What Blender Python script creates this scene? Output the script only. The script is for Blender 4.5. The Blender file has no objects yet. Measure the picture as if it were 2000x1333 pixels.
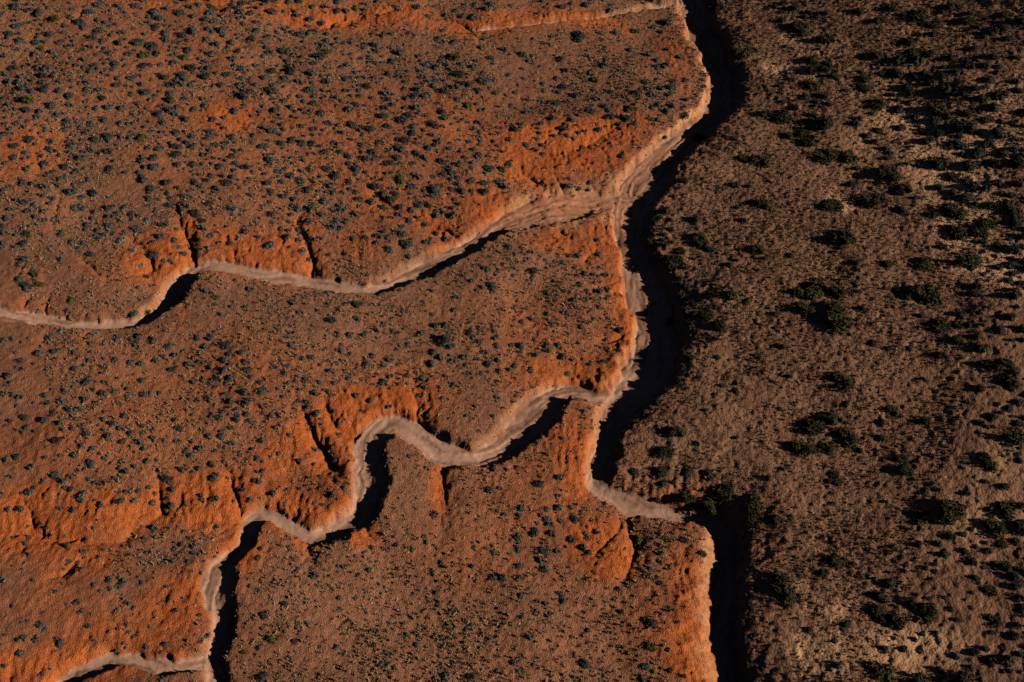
import bpy, math, random
import numpy as np

SC = bpy.context.scene
COL = SC.collection
R = math.radians

# ------------------------------------------------------------------ camera, sky, sun, exposure
CAM_H, PITCH, VFOV = 112.0, R(48.0), R(32.0)
FPX = 666.5 / math.tan(VFOV / 2)            # focal length in photo pixels (2000 x 1333)
cd = bpy.data.cameras.new('camera')
cam = bpy.data.objects.new('camera', cd)
COL.objects.link(cam)
cam.location = (0, 0, CAM_H)
cam.rotation_euler = (R(90) - PITCH, 0, 0)
cd.sensor_fit = 'HORIZONTAL'
cd.sensor_width = 36.0
cd.lens = 36.0 * FPX / 2000.0
cd.clip_start, cd.clip_end = 0.5, 20000
SC.camera = cam

SUN_EL, SUN_AZ = R(23.0), R(15.0)           # sun stands to the right and a little towards the camera
sdir = (-math.cos(SUN_EL) * math.cos(SUN_AZ), math.cos(SUN_EL) * math.sin(SUN_AZ), -math.sin(SUN_EL))
from mathutils import Vector, Matrix
sl = bpy.data.lights.new('sun', 'SUN')
sl.energy, sl.angle, sl.color = 5.0, R(0.5), (1.0, 0.86, 0.70)
so = bpy.data.objects.new('sun', sl)
so.rotation_euler = Vector(sdir).to_track_quat('-Z', 'Y').to_euler()
COL.objects.link(so)

W = bpy.data.worlds.new('World')
SC.world = W
W.use_nodes = True
nt = W.node_tree
bg = nt.nodes['Background']
sky = nt.nodes.new('ShaderNodeTexSky')
sky.sky_type = 'NISHITA'
sky.sun_disc = False
sky.sun_elevation = SUN_EL
sky.sun_rotation = math.atan2(-sdir[0], -sdir[1])
sky.altitude = 2500
sky.air_density = 0.2
sky.dust_density = 0.1
nt.links.new(sky.outputs[0], bg.inputs[0])
bg.inputs[1].default_value = 0.05
SC.view_settings.view_transform = 'Standard'
SC.view_settings.look = 'None'
SC.view_settings.gamma = 1
SC.view_settings.exposure = 0.0
SC.render.engine = 'CYCLES'
SC.cycles.max_bounces = 4
SC.cycles.diffuse_bounces = 0

# ------------------------------------------------------------------ noise and base relief
def _hash(ix, iy, seed):
    h = (ix.astype(np.int64) * 374761393 + iy.astype(np.int64) * 668265263 + seed * 1274126177) & 0xFFFFFFFF
    h = ((h ^ (h >> 13)) * 1274126177) & 0xFFFFFFFF
    return ((h ^ (h >> 16)) & 0xFFFF).astype(np.float32) / 65535.0

def vnoise(x, y, scale, seed=0):            # smooth value noise in -1..1
    x = np.asarray(x, np.float64) / scale + 531.7; y = np.asarray(y, np.float64) / scale + 217.3
    ix = np.floor(x); iy = np.floor(y)
    fx = (x - ix).astype(np.float32); fy = (y - iy).astype(np.float32)
    fx = fx * fx * fx * (fx * (fx * 6 - 15) + 10); fy = fy * fy * fy * (fy * (fy * 6 - 15) + 10)
    a = _hash(ix, iy, seed); b = _hash(ix + 1, iy, seed); c = _hash(ix, iy + 1, seed); d = _hash(ix + 1, iy + 1, seed)
    return ((a + (b - a) * fx) * (1 - fy) + (c + (d - c) * fx) * fy) * 2 - 1

def fbm(x, y, scale, octv=3, seed=0, gain=0.5):
    s = 0; a = 1; t = 0
    for k in range(octv):
        s = s + a * vnoise(x * (1 + .03 * k) + y * .37 * k, y - x * .37 * k, scale / 2 ** k, seed + 17 * k); t += a; a *= gain
    return s / t

def sstep(a, b, v):
    t = np.clip((v - a) / (b - a), 0, 1)
    return t * t * (3 - 2 * t)

def base_h(x, y):
    xr = 16 + 0.10 * np.maximum(y - 100, 0)
    u = np.asarray(x - xr, np.float64)
    s = np.sqrt(u * u + 36) - 6
    uu = np.minimum(np.maximum(u, 0), 90)
    left = 0.075 * np.minimum(s, 120) + 0 * y
    right = 0.072 * np.minimum(s, 120) + 0.0009 * uu * uu + 0.0003 * np.clip(u, 0, 90) * np.clip(y - 120, 0, 80) + 0.00006 * np.clip(u - 25, 0, 70) ** 2 * np.clip(y - 140, 0, 70)  # far right corner steepened away from the sun, added to darken it
    roll = .95 * fbm(x, y, 17, 2, 3) + .30 * vnoise(x, y, 6.5, 4)
    return np.where(u < 0, left, right) + roll * (.75 + .25 * sstep(8, -8, u))

def at(px, py, dz=0.0):                     # where the sight line through a photo pixel meets the relief
    px = np.atleast_1d(np.asarray(px, float)); py = np.atleast_1d(np.asarray(py, float))
    cx = (px - 1000) / FPX; cy = (666.5 - py) / FPX
    dx = cx; dy = math.cos(PITCH) + cy * math.sin(PITCH); dzz = -math.sin(PITCH) + cy * math.cos(PITCH)
    z = np.zeros_like(px) + dz
    for _ in range(24):
        t = (z - CAM_H) / dzz
        z = .3 * z + .7 * (base_h(dx * t, dy * t) + dz)
    return dx * t, dy * t, t               # t = metres per focal length = depth along the axis

# ------------------------------------------------------------------ channel data (dry washes)
def P(s):
    return [tuple(float(v) for v in q.split(',')) for q in s.split()]

# px, py, half width m, depth m, left bank width m, right bank width m (walking along the list)
WASHES = {
 'main': P('1440,1420,.8,3.2,3.9,2.0 1423,1345,.8,3.2,3.9,2.0 1410,1260,.8,3.2,3.9,2.0 1415,1160,.8,3.1,3.9,1.8 1418,1090,.8,3,3.4,1.8 '
           '1402,1040,1.1,2.8,1.4,2.2 1360,1017,1.25,2.4,1.2,2.8 1290,1003,1.3,2.0,1.2,2.4 1215,982,1.2,1.8,1.3,2.0 '
           '1168,955,1.0,2.0,1.6,1.8 1172,915,.9,2.3,1.6,1.8 1190,850,1.0,2.5,1.4,2.2 1208,800,1.6,2.3,1.0,2.0 1236,768,2.2,2.4,1.0,2.2 '
           '1270,720,2.6,2.7,1.2,2.4 1278,665,2.3,2.8,1.0,2.6 1265,610,2.4,2.55,1.0,2.6 1252,550,2.6,2.45,1.0,2.5 1241,500,2.4,2.35,1.1,2.3 '
           '1234,450,2.3,2.2,1.1,2.0 1234,408,2.4,1.9,1.0,1.9 1256,362,2.8,1.9,1.0,2.0 1297,312,2.5,1.9,1.0,2.0 1345,272,2.0,2.3,1.0,2.4 '
           '1392,228,1.7,3.0,1.6,2.8 1405,180,1.6,3.2,1.8,2.8 1395,130,1.8,3.2,1.8,2.8 1368,75,2.0,2.8,1.6,2.4 1353,30,2.2,2.6,1.4,2.2 1347,-30,2.2,2.6,1.4,2.2 1340,-120,2.2,2.6,1.4,2.2'),
 'upper': P('-160,600,.7,.9,.7,.6 -60,610,.7,.9,.7,.6 0,617,.7,.9,.7,.6 40,624,.7,.9,.7,.6 100,632,.7,1.0,.8,.6 170,638,.65,1.0,1.0,.5 225,638,.65,1.1,1.0,.6 '
            '270,634,.7,1.3,1.2,.8 303,621,.8,1.6,1.3,1.2 330,601,.9,1.8,1.4,1.3 347,580,.9,1.8,1.3,1.3 362,553,.9,1.4,1.2,1.2 386,533,.85,1.1,2.2,.7 '
            '418,525,.8,1.0,2.6,.5 460,531,.85,1.0,2.4,.5 505,540,.9,.9,2.0,.5 550,547,.9,.9,1.8,.5 600,555,.9,.9,1.2,.5 650,564,.85,.9,1.0,.5 700,570,.8,1.1,.9,.5 '
            '735,568,.8,1.2,.9,.7 765,560,.9,1.3,1.0,.8 800,545,1.1,1.4,1.0,.8 840,527,1.2,1.4,1.0,.9 880,506,1.3,1.4,1.0,.9 920,484,1.4,1.4,1.0,.9 960,459,1.5,1.3,1.2,.9 '
            '1000,436,1.9,1.0,1.6,1.0 1050,419,2.4,.9,2.2,1.2 1110,408,2.6,1.0,2.2,1.0 1170,404,2.4,1.3,2.0,1.0 1235,398,2.0,2.0,1.6,1.0'),
 'lower': P('424,1400,.9,1.3,1.0,1.2 422,1333,.9,1.3,1.0,1.2 418,1298,.8,1.3,1.0,1.2 428,1268,.75,1.5,1.1,1.3 438,1235,.75,1.6,.9,1.4 438,1205,.8,1.4,.8,1.2 430,1170,1.15,1.0,.6,.8 '
            '427,1135,1.25,.95,.6,.8 434,1107,1.1,1.0,.7,.8 457,1089,.75,1.1,.9,.9 476,1062,.75,1.2,1.0,1.0 488,1030,.7,1.2,.9,.9 510,1007,.7,1.0,1.2,.7 534,1012,.7,1.0,1.8,.6 '
            '564,1034,.7,1.1,1.8,.6 600,1049,.75,1.2,1.4,.8 640,1049,.8,1.5,1.2,1.2 672,1034,.9,1.7,1.0,1.4 708,1004,1.0,2.0,1.0,1.5 721,960,1.35,1.65,.9,1.4 717,915,1.35,1.25,.9,1.0 '
            '717,877,1.25,1.0,1.4,.9 734,848,1.2,.9,2.2,.8 765,835,1.0,1.1,2.2,.7 800,846,1.1,1.1,1.6,.7 835,870,1.2,1.2,1.2,.7 875,895,1.2,1.3,1.0,.8 920,903,1.0,1.4,1.0,1.0 '
            '958,893,1.1,1.5,1.0,1.2 1003,862,1.5,1.7,1.2,1.5 1036,828,1.8,1.6,1.2,1.4 1068,795,1.8,1.4,1.1,1.2 1103,770,1.2,1.4,1.6,.9 1140,774,1.0,1.3,2.2,.7 1178,786,1.0,1.7,2.0,.7 1225,775,1.4,2.4,1.4,1.0'),
 'corner': P('80,1400,.6,1.2,1.6,.9 128,1335,.6,1.1,1.6,.8 150,1316,.6,1.0,1.8,.7 182,1301,.6,.9,2.0,.6 215,1291,.55,.9,2.0,.5 250,1289,.5,.9,1.8,.4 285,1297,.55,.9,1.4,.4 '
             '325,1305,.6,.9,.8,.4 370,1302,.6,1.1,.8,.5 412,1296,.6,1.4,.8,.5'),
 'top': P('925,60,.25,.7,.5,.4 960,60,.4,.9,1.2,.5 1000,58,.45,1.0,1.4,.6 1050,53,.5,1.0,1.4,.6 1100,47,.5,1.1,1.4,.6 1150,43,.5,1.1,1.3,.6 1200,36,.5,1.3,1.2,.7 1260,28,.7,1.8,1.2,.9 1350,18,.9,2.4,1.2,.9'),
 'topfork': P('1230,-10,.3,.8,.6,.5 1260,3,.4,.9,.6,.6 1290,16,.5,1.4,.6,.6 1340,22,.7,2.2,.6,.6'),
}
# thin eroded gullies: depth m, half width m ; points in photo pixels, head first
GUL = [
 (.9,.75,'318,368 322,376 330,396 348,412 353,436 362,458 375,484 383,522'), (.8,.7,'230,445 252,468 275,483 292,500 299,527'),
 (.7,1.2,'299,527 270,541 240,548 208,548 195,540 176,520 160,508'), (.6,.5,'452,478 457,500 460,525'),
 (.95,.85,'600,402 588,420 582,445 596,468 605,492 612,518 607,548'), (.5,.5,'515,408 545,425 570,440 584,455'),
 (.8,.8,'695,345 722,370 738,383 770,410 812,428 836,441 868,451 888,462 906,480'), (.5,.5,'102,338 110,370 120,385 108,415 103,440'),
 (.9,.8,'76,570 57,590 40,620'), (.8,.7,'100,575 90,600 84,625'), (.7,.6,'170,600 152,620 148,632'), (.5,.5,'124,600 121,625'),
 (.6,.6,'104,648 92,656 84,668'), (.6,.7,'186,648 170,655 165,664'), (.9,.6,'300,915 312,940 312,968 317,1000'), (.5,.4,'412,935 408,962 400,992'),
 (.8,.6,'425,895 440,908 455,930 456,955 466,988 472,1015'), (.6,.5,'38,955 48,972 60,1002 66,1028'), (.5,.4,'362,940 358,968 357,985'),
 (1.2,1.0,'578,775 590,800 596,816 607,833 613,850 630,876 645,904 655,915'), (.8,.8,'632,780 640,800 645,816 656,836 678,846 705,855'),
 (.5,.5,'676,800 686,830 692,850'), (1.2,1.0,'812,745 806,770 815,792 817,820 824,842 832,862'), (1.1,.9,'778,808 792,818 808,838 812,848'),
 (1.0,.8,'872,1005 869,960 867,930 864,900'), (.6,.5,'975,782 992,795 1004,815 1010,830'), (.5,.4,'1000,778 1005,800 1010,830'),
 (1.0,1.3,'1112,725 1130,745 1152,768 1162,782'), (.8,.6,'335,1000 345,1015 390,1021 430,1020 470,1016 500,1008'),
 (.9,1.0,'300,1001 270,1009 262,1026 250,1046 230,1056 200,1059 168,1058 150,1050 118,1055 60,1042 -20,1036'), (.8,.8,'180,1080 160,1090 140,1105 122,1122 100,1130'),
 (.5,.5,'22,1300 18,1318 18,1345'), (.8,.6,'1222,1150 1220,1130 1230,1108 1234,1092 1241,1075 1238,1058 1227,1045 1226,1015'),
 (.6,.7,'1150,1098 1162,1086 1180,1066 1206,1036 1215,1010'), (.9,.8,'614,1104 605,1085 599,1066 596,1050'), (.7,1.0,'742,1068 722,1046 712,1030'),
 (.8,.9,'1075,442 1090,450 1102,462'), (.7,.7,'1205,556 1180,560 1158,570'), (.6,.7,'1165,490 1150,505 1142,513'), (.8,.9,'1010,328 1022,342 1040,352 1062,364'),
 (.8,.7,'1078,330 1086,350 1097,370 1110,385'), (.5,.8,'1192,256 1164,272 1145,286 1125,292'), (.7,.8,'1150,240 1190,250 1222,258 1255,263 1300,272'),
 (.6,.6,'980,395 990,410 1000,425'), (.5,.5,'930,410 950,425 975,440'), (.7,.7,'1245,640 1225,650 1200,665 1175,668'), (.6,.7,'1270,505 1240,500 1200,498'),
 (.9,.9,'560,36 572,44 590,51 640,53 650,44 672,38'), (.9,.8,'728,42 738,36 752,27 772,22'), (.9,.8,'850,28 875,38 902,50 925,61'), (.8,.8,'975,45 985,52 1000,56'),
 (.6,.7,'168,14 156,34 140,46'), (.8,.9,'358,-4 380,6 402,13 430,24'), (.8,1.0,'740,0 760,12 790,18'), (.6,.8,'1010,4 1060,10 1100,20 1150,24'), (.5,.5,'418,215 440,228 462,240 475,252'),
 (.6,.5,'386,490 389,505 392,522'), (.5,.4,'420,500 424,525'), (.4,.4,'405,492 408,520'), (.5,.4,'440,495 436,525'), (.4,.4,'512,515 514,535'), (.5,.5,'565,520 562,545'),
 (.6,.5,'520,980 540,995 548,1008'), (.5,.5,'560,985 570,1005 580,1030'), (.5,.4,'215,1262 213,1280'), (.5,.5,'265,1265 268,1285'), (.5,.5,'128,1290 126,1312 130,1325'), (.5,.4,'105,1280 112,1300 118,1318'),
 (.4,.4,'700,775 702,800'), (.4,.4,'740,795 742,825'), (.4,.4,'900,445 930,455'), (.5,.4,'1310,1180 1350,1165'), (.4,.4,'1320,1295 1350,1285'), (.5,.4,'1310,1240 1360,1255'),
 (.5,.6,'55,300 70,312 82,330'), (.4,.5,'0,560 30,550 55,540'), (.4,.4,'60,470 70,510 64,545'),
]
def spline(pts, step):                      # Catmull-Rom through world points with extra columns
    p = np.array(pts, float); out = []
    q = np.vstack([2 * p[0] - p[1], p, 2 * p[-1] - p[-2]])
    for i in range(1, len(q) - 2):
        n = max(2, int(np.hypot(*(q[i + 1, :2] - q[i, :2])) / step))
        t = np.linspace(0, 1, n, endpoint=False)[:, None]
        a, b, c, d = q[i - 1], q[i], q[i + 1], q[i + 2]
        out.append(.5 * (2 * b + (c - a) * t + (2 * a - 5 * b + 4 * c - d) * t ** 2 + (3 * b - a - 3 * c + d) * t ** 3))
    out.append(p[-1:])
    return np.vstack(out)

# ------------------------------------------------------------------ the height grid (one sheet to the horizon)
ST = 0.16
def axis(a, b):
    core = np.arange(a, b + ST / 2, ST); g = []; s = ST; v = 0
    while v < 5000:
        s *= 1.22; v += s; g.append(v)
    g = np.array(g)
    return np.concatenate([a - g[::-1], core, core[-1] + g]), len(g)
XA, NG = axis(-97.0, 97.0)
YA, NG = axis(46.0, 192.0)
X, Y = np.meshgrid(XA, YA)
NX, NY = len(XA), len(YA)
X0, Y0 = XA[NG], YA[NG]
print('grid', NX, NY)

BASE = base_h(X, Y)
BASE += 0.14 * fbm(X, Y, 4.5, 2, 5)
jx = 0.35 * fbm(X, Y, 2.2, 2, 11) + .9 * vnoise(X, Y, 9, 12); jy = 0.35 * fbm(X, Y, 2.2, 2, 13) + .9 * vnoise(X, Y, 9, 14)
jx2 = 0.40 * fbm(X, Y, 1.4, 3, 41, .6); jy2 = 0.40 * fbm(X, Y, 1.4, 3, 43, .6)

def near_field(poly, rad):
    """per vertex: distance, signed side, interpolated extra columns, arc length (inside rad)"""
    D = np.full(X.shape, 1e9, np.float32); S = np.zeros(X.shape, np.float32)
    K = poly.shape[1] - 2
    E = [np.zeros(X.shape, np.float32) for _ in range(K)]; A = np.zeros(X.shape, np.float32)
    arc = 0
    for i in range(len(poly) - 1):
        a, b = poly[i], poly[i + 1]
        x0, x1 = min(a[0], b[0]) - rad, max(a[0], b[0]) + rad; y0, y1 = min(a[1], b[1]) - rad, max(a[1], b[1]) + rad
        i0, i1 = np.searchsorted(XA, [x0, x1]); k0, k1 = np.searchsorted(YA, [y0, y1])
        L = float(np.hypot(b[0] - a[0], b[1] - a[1]))
        if i1 <= i0 or k1 <= k0 or L < 1e-6:
            arc += L; continue
        sl_ = (slice(k0, k1), slice(i0, i1))
        vx = X[sl_] + JX[sl_] - a[0]; vy = Y[sl_] + JY[sl_] - a[1]
        ux, uy = (b[0] - a[0]) / L, (b[1] - a[1]) / L
        t = np.clip((vx * ux + vy * uy) / L, 0, 1)
        ex, ey = vx - t * L * ux, vy - t * L * uy
        d = np.hypot(ex, ey).astype(np.float32)
        m = d < D[sl_]
        D[sl_][m] = d[m]
        S[sl_][m] = np.sign(ux * vy - uy * vx)[m]          # + = left of travel
        A[sl_][m] = (arc + t * L)[m]
        for k in range(K):
            E[k][sl_][m] = (a[k + 2] + t * (b[k + 2] - a[k + 2]))[m]
        arc += L
    return D, S, E, A

Z = BASE.copy()
BED = np.zeros(X.shape, np.float32)          # 1 on the sandy beds
CUT = np.zeros(X.shape, np.float32)          # 1 on the steep cut banks
STK = np.zeros(X.shape, np.float32)
NEARB = np.zeros(X.shape, np.float32)        # fades out away from the banks
SIDE = np.zeros(X.shape, np.float32)
main_poly = None
ORDER = ['top', 'topfork', 'corner', 'upper', 'lower', 'main']
for name in ORDER:
    pts = WASHES[name]
    wp = []
    for (px, py, hw, dep, bl, br) in pts:
        dep *= .94
        x, y, _ = at(px, py, -dep)
        zc = float(base_h(x, y)[0]) - dep
        wp.append((x[0], y[0], hw, zc, bl, br, dep))
    poly = spline(wp, 0.5)
    if name == 'main':
        main_poly = poly
    JX, JY = jx2 + .25 * jx, jy2 + .25 * jy
    D, S, (HW, ZC, BL, BR, DP), A = near_field(poly, 10)
    ok = D < 1e8
    left = S > 0
    bw = np.where(left, BL * (.8 if name == 'main' else .4 if name == 'top' else .55), BR * (.66 if name == 'main' else .78))
    HW = (HW + (.12 if name == 'main' else -.12 if name == 'top' else .16)) * (1 + .20 * vnoise(A, 0 * A + 3, 4.0, 23) + .16 * vnoise(A, S * 9, 1.5, 24))
    bw = bw * (1 + .35 * vnoise(A, S * 5, 2.0, 21) + .18 * vnoise(A, S * 5, .7, 22) + np.where((name == 'main') & ~left, .45 * vnoise(A, 0 * A, 4.5, 29), 0))
    t = np.clip((D - HW) / np.maximum(bw, .05), 0, 1)
    # steep foot, rounded shoulder
    prof = np.where(left, 1 - (1 - t) ** 2.6, 1 - (1 - t) ** 2.0)
    t2 = np.clip((D - HW) / np.maximum(bw * np.where(left | (name != 'main'), 3.0, 4.2), .05), 0, 1)
    sh = np.where(left | (name != 'main'), .12, .36)
    prof = (1 - sh) * prof + sh * (1 - (1 - t2) ** 2)
    across = D * S
    t2_ = np.clip((D - HW) / np.maximum(bw * 1.9, .05), 0, 1)
    wob = across + .9 * vnoise(A, across * .4, 5.0, 31) + .3 * vnoise(A, across, 1.7, 30)
    stk = .65 * vnoise(wob, A * .05, .46, 32) + .45 * vnoise(wob, A * .09, .24, 38)
    bed_rel = .12 * stk + .02 * sstep(-.1, .1, vnoise(wob, A * .06, .9, 37)) + .05 * vnoise(across, A * .1, 1.1, 33) \
        + .10 * (t > 0) * 0 - .06 * np.cos(np.clip(D / np.maximum(HW, .1), 0, 1) * 3.14)
    zc = ZC + bed_rel * np.clip(HW, .4, 1.2) * (1 - .85 * sstep(0, .35, t))
    arc_n = .5 * vnoise(A, S * 7 + t * .8, .55, 34) + .3 * vnoise(A, S * 3 + t, .30, 35) + .6 * vnoise(A, S * 5 + t * .6, 1.3, 36)
    fur = np.exp(-((t2_ - .45) / .35) ** 2) * np.clip(DP, .4, 2.2) * .11 * arc_n
    zn = zc + (BASE - ZC) * prof + fur
    zn = np.where(ok, zn, 1e9)
    upd = zn < Z
    Z = np.where(upd, zn, Z)
    bed = np.where(ok, 1 - sstep(-.05, .25, D - HW), 0)
    BED = np.where(upd, bed, BED)
    STK = np.where(upd, stk, STK)
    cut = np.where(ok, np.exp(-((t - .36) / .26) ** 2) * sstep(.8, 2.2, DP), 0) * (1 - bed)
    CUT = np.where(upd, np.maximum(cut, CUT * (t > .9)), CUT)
    nb = np.where(ok, np.exp(-np.maximum(D - HW - bw, 0) / 1.3), 0)
    NEARB = np.maximum(NEARB, nb)
# which side of the main ravine a vertex lies on
mx = np.interp(Y, *zip(*sorted({round(float(p[1]), 1): float(p[0]) for p in main_poly}.items())))
JX, JY = 0 * jx, 0 * jx
coarse = main_poly[::3]
D, S, E, A = near_field(coarse, 60)
HILL = np.where(D < 1e8, (S < 0), X > mx).astype(np.float32)
DM = D * np.where(S < 0, 1, -1)

GUL_M = np.zeros(X.shape, np.float32); GUL_N = np.zeros(X.shape, np.float32)
VAL = [(1.3, 3.6, '-60,1040 60,1052 150,1060 230,1062 264,1032 300,1003 318,985'), (.7, 2.2, '320,995 340,1012 400,1023 470,1017 500,1008'), (.9, 3.4, '80,1138 120,1124 160,1092 250,1075 340,1060'),
 (1.0, 2.4, '575,770 596,815 615,850 645,905'), (.9, 2.2, '632,790 656,836 700,855'), (.9, 2.4, '808,740 817,815 828,860'), (1.0, 3.0, '872,1090 872,1000 867,930 864,895'), (.9, 2.6, '1200,1160 1232,1092 1238,1058 1226,1005'),
 (.7, 2.0, '330,390 353,436 375,484 383,522'), (.7, 2.0, '590,420 590,455 610,505 607,548'), (.8, 2.6, '700,350 770,410 836,441 906,480'), (.8, 2.8, '555,30 590,55 650,45 690,30'), (.8, 2.8, '845,20 900,50 960,60'),
 (.7, 2.6, '1085,305 1145,285 1200,250'), (.7, 2.2, '1020,325 1062,364 1090,380'), (.6, 2.0, '245,465 275,483 299,525'), (.8, 2.2, '425,895 456,950 470,1010'), (.7, 2.0, '305,915 314,965 316,1000'), (.7, 2.2, '600,1110 603,1080 597,1052'),
 (.9, 2.4, '745,1085 725,1050 708,1030'), (.6, 2.5, '40,960 60,1000 70,1040'), (.8, 2.0, '1105,715 1150,765 1165,785'), (.7, 2.4, '1110,905 1135,925 1150,945'), (.7, 2.4, '250,1330 200,1290 140,1300'), (.6, 3.0, '430,1060 400,1120 415,1160'),
 (.6, 2.6, '1290,1110 1330,1125 1380,1120'), (.6, 2.4, '1290,1230 1330,1245 1370,1250'), (.6, 2.2, '1150,560 1190,565 1225,560'), (.6, 2.2, '1150,660 1200,665 1245,655')]
gr = random.Random(31)
JOBS = []
for dep, hw, s in GUL:
    pp = P(s)
    wp = []
    n = len(pp)
    for i, (px, py) in enumerate(pp):
        x, y, _ = at(px, py, -dep * .5)
        k = i / (n - 1)
        wp.append((float(x[0]), float(y[0]), dep * (.12 + .88 * min(1, k * 1.3)), hw * .42 * (.4 + .65 * min(1, k * 1.3))))
    JOBS.append((wp, False))
    # the head frays upslope into a fine rill and side rills join along the way
    (x0, y0, d0, h0), (x1, y1, _, _) = wp[0], wp[1]
    an = math.atan2(y0 - y1, x0 - x1)
    for rep_ in range(2):
        q = [(x0, y0, d0, h0)]; a2 = an + gr.uniform(-.7, .7); L = gr.uniform(.5, .9)
        for k in range(5):
            a2 += gr.uniform(-.45, .45)
            q.append((q[-1][0] + L * math.cos(a2), q[-1][1] + L * math.sin(a2), d0 * (.85 - .16 * k), max(.12, h0 * (.9 - .12 * k))))
        JOBS.append((q[::-1], False))
    for i in range(1, n - 1):
        for sd in (-1, 1):
            if gr.random() < .55:
                (xa, ya, da, ha), (xb, yb, _, _) = wp[i], wp[i - 1]
                f = gr.random(); xs, ys = xa + (xb - xa) * f, ya + (yb - ya) * f
                a2 = math.atan2(yb - ya, xb - xa) + sd * gr.uniform(.5, 1.1); L = gr.uniform(.35, .75)
                q = [(xs, ys, da * .55, ha * .6)]
                for k in range(4):
                    a2 += gr.uniform(-.35, .35) - sd * .08
                    q.append((q[-1][0] + L * math.cos(a2), q[-1][1] + L * math.sin(a2), da * (.45 - .1 * k), max(.12, ha * (.5 - .08 * k))))
                JOBS.append((q[::-1], False))
for dep, hw, s in VAL:
    pp = P(s); n = len(pp)
    wp = []
    for i, (px, py) in enumerate(pp):
        x, y, _ = at(px, py)
        k = i / (n - 1)
        wp.append((float(x[0]), float(y[0]), dep * min(1, .25 + k * 1.2) * (1 if n < 5 or k < .9 else .6), hw))
    JOBS.append((wp, True))
VAL_M = np.zeros(X.shape, np.float32)
for wp, broad in JOBS:
    poly = spline(wp, 1.2 if broad else .5)
    JX, JY = (jx, jy) if broad else (jx2 * .6, jy2 * .6)
    D, S, (DP, HW), A = near_field(poly, 9 if broad else 3)
    ok = D < 1e8
    if broad:
        VAL_M = np.maximum(VAL_M, np.where(ok, DP * .66 * (1 - np.clip(D / HW, 0, 1)) ** 1.5, 0)); continue
    HWv = np.maximum(HW, .1)
    t = np.clip(D / HWv, 0, 1)
    v = (1 - t) ** 1.2 * DP * .40 + np.exp(-(D / (HWv * 2.4)) ** 2) * DP * .28
    GUL_M = np.maximum(GUL_M, np.where(ok, v, 0))
    GUL_N = np.maximum(GUL_N, np.where(ok, np.exp(-(D / 1.5) ** 2) * np.clip(DP * 1.1, 0, 1), 0))
Z -= (GUL_M + VAL_M) * (1 - BED)

# ------------------------------------------------------------------ soil kinds
# bare orange earth: photo ellipses cx, cy, rx, ry, strength
ORANGE = P('60,300,90,60,.7 110,290,30,50,.6 340,215,120,35,.35 440,225,70,40,.9 330,500,95,55,1 280,510,50,40,.9 370,480,40,60,.9 500,490,120,50,1 560,500,60,45,1 600,470,35,60,.7 '
 '740,400,60,50,.6 720,470,60,40,.6 850,430,60,35,.7 880,460,40,30,.7 950,400,90,45,.9 880,380,70,40,.5 1020,320,80,45,1 1100,285,150,55,1.1 1180,265,90,35,1 1240,240,60,25,.6 960,270,120,40,.5 850,250,160,80,.42 640,230,180,80,.42 300,120,300,110,.28 120,60,160,60,.2 450,310,200,60,.35 650,340,160,50,.4 '
 '1120,400,90,40,.9 1190,460,50,45,1 1120,470,90,30,.8 1210,560,40,110,1 1220,640,40,80,1 1190,725,90,45,1.1 1100,735,80,35,.9 1040,735,80,40,.6 1240,690,30,60,.9 '
 '700,800,110,60,1.1 650,830,90,70,1.1 590,860,80,60,1 550,900,70,60,.8 640,920,60,50,.7 800,790,60,50,.9 760,770,120,70,.6 480,750,160,100,.4 300,800,250,140,.35 150,880,180,90,.35 '
 '400,960,110,60,1.1 310,975,60,50,1 200,1000,110,60,1 60,1005,90,50,1.1 480,970,50,60,.9 560,1000,110,50,1 640,1000,70,50,1 60,1070,90,40,.9 150,1090,90,40,.7 450,1070,55,60,1.1 380,1130,70,50,1 350,1180,90,60,1 '
 '250,1230,150,50,.9 200,1270,140,35,1.1 60,1300,90,45,1 330,1280,60,25,.9 130,1180,120,60,.4 1130,880,80,60,1 1120,930,60,60,1 1150,1050,70,55,1 1190,1090,60,50,1 1070,1000,120,60,.45 1030,940,90,60,.4 1000,1080,140,70,.3 '
 '1350,1140,45,90,1.1 1340,1280,60,80,1.1 1290,1200,80,100,.4 1380,1000,60,25,.9 1330,970,90,30,.5 1240,990,60,25,.4 870,960,20,60,.7 700,1060,30,30,.8 590,1060,30,25,.7 '
 '600,30,180,30,.8 760,30,120,25,.8 900,50,100,20,.8 1020,35,120,20,.8 1130,35,110,18,.9 250,-5,160,25,.7 450,10,80,20,.7 1320,110,30,60,.5 360,600,14,50,.4 1110,860,70,60,.7 950,640,160,40,.2 1060,660,160,80,.35')
SAND = P('1510,122,26,14,1 1560,70,40,12,.4 1640,408,26,18,1 1880,400,70,35,.8 1950,520,70,45,.9 1860,350,70,40,.9 1940,280,80,40,.8 1770,240,70,30,.8 1840,300,60,40,.8 1960,180,60,40,.4 1750,200,40,30,.5 1700,290,50,30,.4 1880,450,50,40,.8 1800,1285,80,40,1 1620,1290,60,40,.8 1640,1210,60,25,.4 1580,130,40,20,.6 1610,90,60,20,.3 1930,1020,90,60,.4 1950,910,60,40,.3 1560,1160,30,20,.5 1720,350,60,20,.4')
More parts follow.
